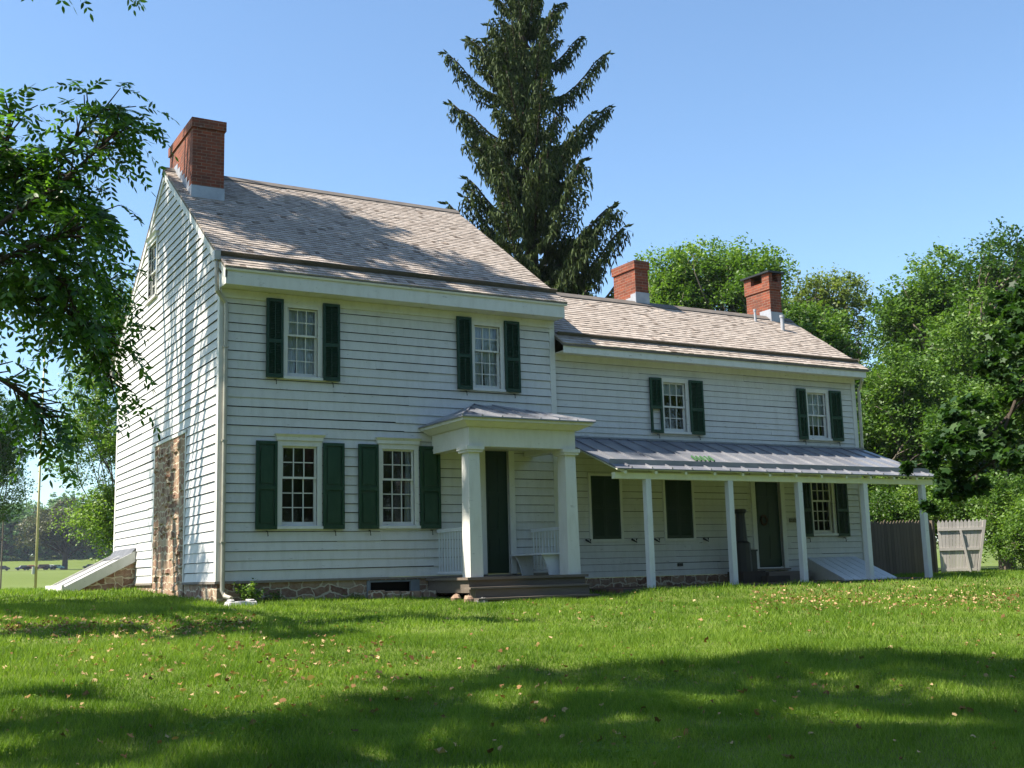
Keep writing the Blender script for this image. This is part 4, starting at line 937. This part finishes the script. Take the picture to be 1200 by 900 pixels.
# ---- pinnate walnut leaves hanging from the boughs of the tree at the left, and the crown that shades the lawn
def pinnate(P, D, L, nl=7, ls=.085):
    """compound leaves: P starts, D directions, drooping midrib with paired leaflets"""
    n = len(P); V = []; D = D/np.linalg.norm(D, axis=1)[:, None]
    for i in range(nl+1):
        s = (i+.6)/(nl+.6); C = P+D*(L*s)[:, None]; C[:, 2] -= L*.38*s*s
        T = D.copy(); T[:, 2] -= .76*s; T /= np.linalg.norm(T, axis=1)[:, None]
        S = np.cross(T, np.array([0, 0, 1.])+rng.normal(size=(n, 3))*.25); S /= np.linalg.norm(S, axis=1)[:, None]+1e-9
        for sd in ((-1, 1) if i < nl else (0,)):
            d = (S*sd*.9+T*.55) if sd else T
            d = d+rng.normal(size=(n, 3))*.14; d[:, 2] -= .22; d /= np.linalg.norm(d, axis=1)[:, None]
            w = np.cross(d, np.cross(T, S)*1.0+rng.normal(size=(n, 3))*.3); w /= np.linalg.norm(w, axis=1)[:, None]+1e-9
            l = ls*(.8+.5*rng.random(n))[:, None]*(1-.25*abs(s-.5)); q = .19*l
            V.append(np.stack([C, C+d*l*.28+w*q*.9, C+d*l*.62+w*q*.85, C+d*l, C+d*l*.62-w*q*.85, C+d*l*.28-w*q*.9], 1))
    return np.concatenate(V)
LWAL = m_leaf('walnut_leaflets', (.018, .052, .008), (.05, .12, .014), (.11, .21, .03), .52, .34, .5)
wal = empty('walnut_tree', (-9.6, -13.2, gzz(-9.6, -13.2)), 'walnut tree at the left with feathery leaves hanging into the picture', 'walnut tree')
mb = MB(); wb = Vector((-9.6, -13.2, gzz(-9.6, -13.2)))
mb.tube([tuple(wb-Vector((0, 0, .3))), tuple(wb+Vector((.1, .1, 2))), tuple(wb+Vector((.3, .2, 4.5))), tuple(wb+Vector((.9, .2, 8))), tuple(wb+Vector((1.8, .3, 12)))], [.42, .34, .28, .2, .07], 12)
wt = [wb+Vector((.1, .1, 2.0)), wb+Vector((.25, .2, 4)), wb+Vector((.5, .2, 6)), wb+Vector((.9, .2, 8)), wb+Vector((1.3, .2, 10))]
boughs = [   # (pixel path in the photograph, distance from the camera, leafiness) of boughs seen from the lens
    ([(-70, 330), (-10, 250), (50, 200), (95, 155), (125, 125)], 9.2, 1.), ([(-60, 300), (-10, 210), (10, 160), (12, 125)], 9.4, .6),
    ([(-70, 330), (10, 255), (70, 215), (115, 175), (140, 150)], 9.0, 1.1), ([(-70, 350), (10, 300), (60, 280), (105, 262)], 8.8, 1.),
    ([(-70, 360), (10, 330), (70, 335), (112, 395), (132, 450)], 9.6, .6), ([(-70, 370), (0, 350), (60, 350), (95, 375), (115, 395)], 9.3, .8),
    ([(-90, 440), (-30, 430), (10, 448), (35, 472), (50, 490)], 8.6, .45), ([(-80, 370), (0, 335), (60, 300), (105, 315), (128, 335)], 9.9, 1.),
    ([(-80, 250), (0, 210), (50, 225), (90, 240), (120, 250)], 9.5, 1.), ([(-90, 320), (-30, 300), (30, 300), (60, 320), (90, 345)], 9.1, .8), ([(-90, 230), (-40, 200), (0, 180), (30, 200), (60, 190)], 9.3, .8)]
LP, LDr = [], []
gg = random.Random(5)
hubw = at(-150, 300, 9.8); limb(mb, wt[1], hubw, .15, .06, .06)
for path, d, kf in boughs:
    pts = [at(u, v, d+gg.uniform(-.15, .15)) for u, v in path]
    limb(mb, hubw, pts[0], .04, .024, .03)
    mb.tube([tuple(p) for p in pts], [.024-.004*i for i in range(len(pts))], 6)
    for i in range(len(pts)-1):
        for k in range(17):
            f = k/17; p = pts[i].lerp(pts[i+1], f); ax = (pts[i+1]-pts[i]).normalized()
            tw = Vector((gg.gauss(0, 1), gg.gauss(0, 1), gg.gauss(-.1, .8))).normalized(); q = p+tw*gg.uniform(.04, .22)+ax*.1
            mb.tube([tuple(p), tuple(q)], [.008, .004], 4)
            for _ in range(int((1.35 if i else .8)*kf+gg.random())):
                dd_ = (tw*.7+Vector((gg.gauss(0, .6), gg.gauss(0, .6), gg.gauss(-.35, .45)))+ax*.5).normalized(); LP.append(list(q)); LDr.append(list(dd_))
# high twigs against the sky at the top left
for path, d in (([(-40, -80), (20, -50), (60, -34), (75, -28)], 9.5), ([(40, -90), (100, -55), (130, -34), (150, -30)], 9.5)):
    pts = [at(u, v, d) for u, v in path]; limb(mb, wt[4], pts[0]+Vector((-.6, 0, 1.2)), .05, .012, .03); limb(mb, pts[0]+Vector((-.6, 0, 1.2)), pts[0], .012, .009, .03); mb.tube([tuple(p) for p in pts], [.009-.002*i for i in range(4)], 5)
    for i in range(3):
        for k in range(4):
            p = pts[i].lerp(pts[i+1], k/4); LP.append(list(p)); LDr.append([gg.gauss(0, .5)+.4, gg.gauss(0, .5), gg.gauss(-.1, .3)])
# the rest of the crown, above and left of the view
def ground_at(u, v):
    w = ray(u, v)
    for t in np.arange(6, 60, .05):
        p = CAM+w*float(t)
        if p.z < gzz(p.x, p.y): return p
    return p
def upsun(u, v, h): p = ground_at(u, v); return (p.x-.74*h, p.y+.17*h, p.z+h)
def roof_sun(x, y, h): return (x-.74*h, y+.17*h, roofz(y)+h)
shade = [(upsun(u, v, h), r) for u, v, h, r in ((760, 800, 10, 1.0), (880, 785, 10.5, 1.1), (980, 775, 10, 1.0), (1080, 785, 11, 1.1), (1180, 780, 10.5, 1.1), (950, 812, 9.5, .9), (1060, 832, 10, .75), (830, 838, 10, .85), (1150, 870, 9.5, 1.2),
         (980, 880, 9, 1.1), (700, 825, 9.5, .7), (560, 805, 9.5, .8), (500, 835, 9, .8), (640, 870, 8.5, .6), (420, 868, 9, .5), (300, 850, 8.5, .5), (190, 848, 8.5, .5), (50, 855, 8, .65), (850, 895, 8.5, .7), (330, 895, 8, .55), (130, 885, 8, .5), 
         (90, 815, 9, .45), (640, 790, 10, .5), (1270, 800, 10, 1.4), (1270, 860, 10, 1.4))] + [((-10.5, -13, 12), 2.0), ((-8.5, -13.5, 13.5), 1.8), ((-13, -13, 9), 2.2)]
HP, HD = [], []
for c, r in shade:
    c = (c[0], c[1], c[2]); i = 4 if c[2] > 9.5 else 3
    limb(mb, wt[i], Vector(c), .07, .02, .06)
    n = int(290*r**1.7); pp_ = clump_points(c, (r*.88, r*.88, r*.5), n, 16); HP += pp_.tolist(); HD += (rand_dirs(n)*np.array([1, 1, .5])+np.array([0, 0, -.1])).tolist()
mb.build('trunk', DKBARK, wal, smooth=True)
LP, LDr = np.array(LP), np.array(LDr); HP, HD = np.array(HP), np.array(HD)
bulk('crown', np.concatenate([pinnate(LP, LDr, .22+.14*rng.random(len(LP)), 8, .072), pinnate(HP, HD, .34+.16*rng.random(len(HP)), 6, .105)]), LWAL, wal)

# tree beside the gable, its trunk just outside the picture; throws streaks over the gable and main roof
sb_ = Vector((-8.2, 4.3, gzz(-8.2, 4.3)))
tree('shade_tree', 'tall tree left of the gable whose shadow streaks the white wall', sb_, sb_+Vector((.6, -.2, 17)), .30,
     [((-7.6, 2.2, 15.5), 1.0), ((-6.6, 5.2, 16.5), 1.1), ((-5.6, 3.2, 18.0), 1.1), ((-8.8, 6.5, 14), 1.2), ((-6.2, 1.0, 17), .9), ((-4.8, 4.6, 19), 1.2), ((-3.6, 2.6, 19.5), 1.1), ((-7.0, 7.0, 18), 1.0),
      ((-9.5, 3.5, 12), 1.1), ((-9.6, .8, 10), 1.3), ((-4.6, 1.6, 17.6), .9), ((-3.4, 4.9, 17.6), .9)] + [(upsun(u, v, h), r) for u, v, h, r in ((30, 712, 9, 1.2), (120, 712, 9, 1.2), (200, 718, 9, 1.0), (70, 740, 9, .8), (290, 737, 9, .8), (350, 745, 9.5, .8), (430, 727, 10, .7), (500, 727, 10, .7), (570, 728, 10.5, .6), (230, 745, 9, .6), (130, 738, 9, .7))] + [(roof_sun(x, y, h), r) for x, y, h, r in ((1.4, 1.5, 9, .8), (2.6, 1.9, 9.5, .8), (3.4, 1.2, 9, .7), (4.3, 1.6, 9.5, .7), (2.4, 1.0, 9, .6), (5.2, 1.1, 10, .6), (1.0, 2.6, 9, .7), (3.6, 2.8, 10, .6), (4.6, 2.9, 10, .45))],
     46000, .16, L_mid, BARK, None, 'tree', fork=.5)

# boughs of a maple hanging in from the right, in its own shade
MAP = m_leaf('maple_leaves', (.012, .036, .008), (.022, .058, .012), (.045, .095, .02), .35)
mt = at(1330, 640, 15); mbase = Vector((mt.x, mt.y, gzz(mt.x, mt.y)))
mc = []
for u, v, d, r in ((1185, 360, 15.4, .34), (1195, 395, 14.6, .42), (1162, 428, 15, .36), (1195, 450, 14.6, .46), (1150, 485, 14.4, .40), (1118, 512, 14.2, .36), (1165, 525, 14, .42), (1205, 330, 15, .36),
                   (1092, 540, 14, .26), (1112, 565, 14, .28), (1140, 552, 14.2, .34), (1090, 588, 14, .15), (1190, 535, 14, .32), (1062, 546, 14, .12), (1225, 400, 15, .6), (1130, 535, 14, .34)):
    mc.append((tuple(at(u, v, d)), r))
shade_up = [(tuple(at(u, v, d)), r) for u, v, d, r in ((1500, 330, 15, 1.5), (1470, 130, 15, 1.5), (1620, 250, 15.5, 1.7), (1560, 20, 15, 1.7), (1440, -120, 15.5, 1.5), (1640, -100, 16, 1.8), (1520, -260, 15.5, 1.7), (1400, -330, 15, 1.3), (1700, 60, 16, 1.6))]
def maple():
    t = empty('maple_tree', tuple(mbase), 'maple whose dark shaded boughs hang in from the right edge', 'maple tree'); mb = MB()
    tp = [mbase, mbase+Vector((0, 0, 2.5)), mbase+Vector((-.1, .1, 5)), mbase+Vector((.1, 0, 8))]; mb.tube([tuple(mbase-Vector((0, 0, .3)))]+[tuple(p) for p in tp[1:]], [.27, .21, .17, .08], 10)
    hub = at(1215, 455, 14.6); limb(mb, tp[1], hub, .07, .026, .05)
    for path in (((1215, 455), (1190, 478), (1160, 510), (1120, 528), (1075, 545)), ((1215, 455), (1190, 470), (1178, 500), (1165, 540), (1120, 570))):
        mb.tube([tuple(at(u, v, 14.5-.1*i)) for i, (u, v) in enumerate(path)], [.026-.0045*i for i in range(len(path))], 6)
    P = []
    for c, r in mc: P.append(clump_points(c, (r, r, r*.8), int(1050*r**1.6)+70)); limb(mb, Vector(c)+Vector((.35, .1, .15)), c, .010, .004, .08)
    for c, r in shade_up: P.append(clump_points(c, r, int(700*r**1.5))); limb(mb, tp[2], c, .05, .01)
    mb.build('trunk', DKBARK, t, smooth=True); P = np.concatenate(P); n = len(P)
    nrm = rand_dirs(n); nrm[:, 2] = abs(nrm[:, 2])+.5; nrm /= np.linalg.norm(nrm, axis=1)[:, None]; a = np.cross(nrm, rand_dirs(n)); a /= np.linalg.norm(a, axis=1)[:, None]; b = np.cross(nrm, a)
    s = (.038+.038*rng.random(n))[:, None]; V = []
    for k in range(10):
        an = 2*PI*k/10; rad = 1.0 if k % 2 == 0 else .55; V.append(P+(a*math.cos(an)+b*math.sin(an))*s*rad-nrm*s*.15*(k % 2 == 0))
    bulk('crown', np.stack(V, 1), MAP, t)
maple()

# plants at the foot of the wall
def plant(x, y, z, h, r, n, label, mat, ls=.05):
    t = empty('weed_bush', (x, y, z), label, 'plant'); mb = MB(); P = []
    for i in range(14):
        a = random.uniform(0, 2*PI); k = random.uniform(.2, 1); tip = (x+r*k*math.cos(a), y+r*.6*k*math.sin(a), z+h*random.uniform(.5, 1)*(1.1-.4*k))
        limb(mb, (x+.05*math.cos(a), y, z), tip, .006, .002, .1, 3)
        for _ in range(n//14):
            f = random.uniform(.3, 1.05); P.append([x+(tip[0]-x)*f+random.gauss(0, .035), y+(tip[1]-y)*f+random.gauss(0, .035), z+(tip[2]-z)*f+random.gauss(0, .03)])
    mb.build('stems', m_simple('stem', (.06, .09, .03), .7, .2), t); bulk('leaves', leaf_quads(np.array(P), ls, .3), mat, t)
plant(.55, -.22, -.40, .42, .34, 620, 'leafy green weed bush against the stone foundation by the corner', L_light, .06)
plant(1.05, -.18, -.40, .20, .18, 150, 'small low weed right of the bush at the foundation', L_mid, .05)
plant(2.6, -.15, -.44, .14, .2, 100, 'short weeds beside the cellar window stones', L_mid, .045)

# ------------------------------------------------------------------ the air
def haze():
    m = MB(); m.box(-420, 520, -90, 700, -6, 60); t = NT('air'); v = t.n('VolumePrincipled')
    v.inputs['Color'].default_value = (.75, .84, 1, 1); v.inputs['Density'].default_value = .00013; v.inputs['Anisotropy'].default_value = .2
    for l in list(t.out.inputs[0].links): t.t.links.remove(l)
    t.t.nodes.remove(t.b); t.t.links.new(v.outputs[0], t.out.inputs['Volume'])
    o = m.build('haze', t.m); tag(o, 'thin bluish air over the far field', 'haze', kind='stuff')
haze()
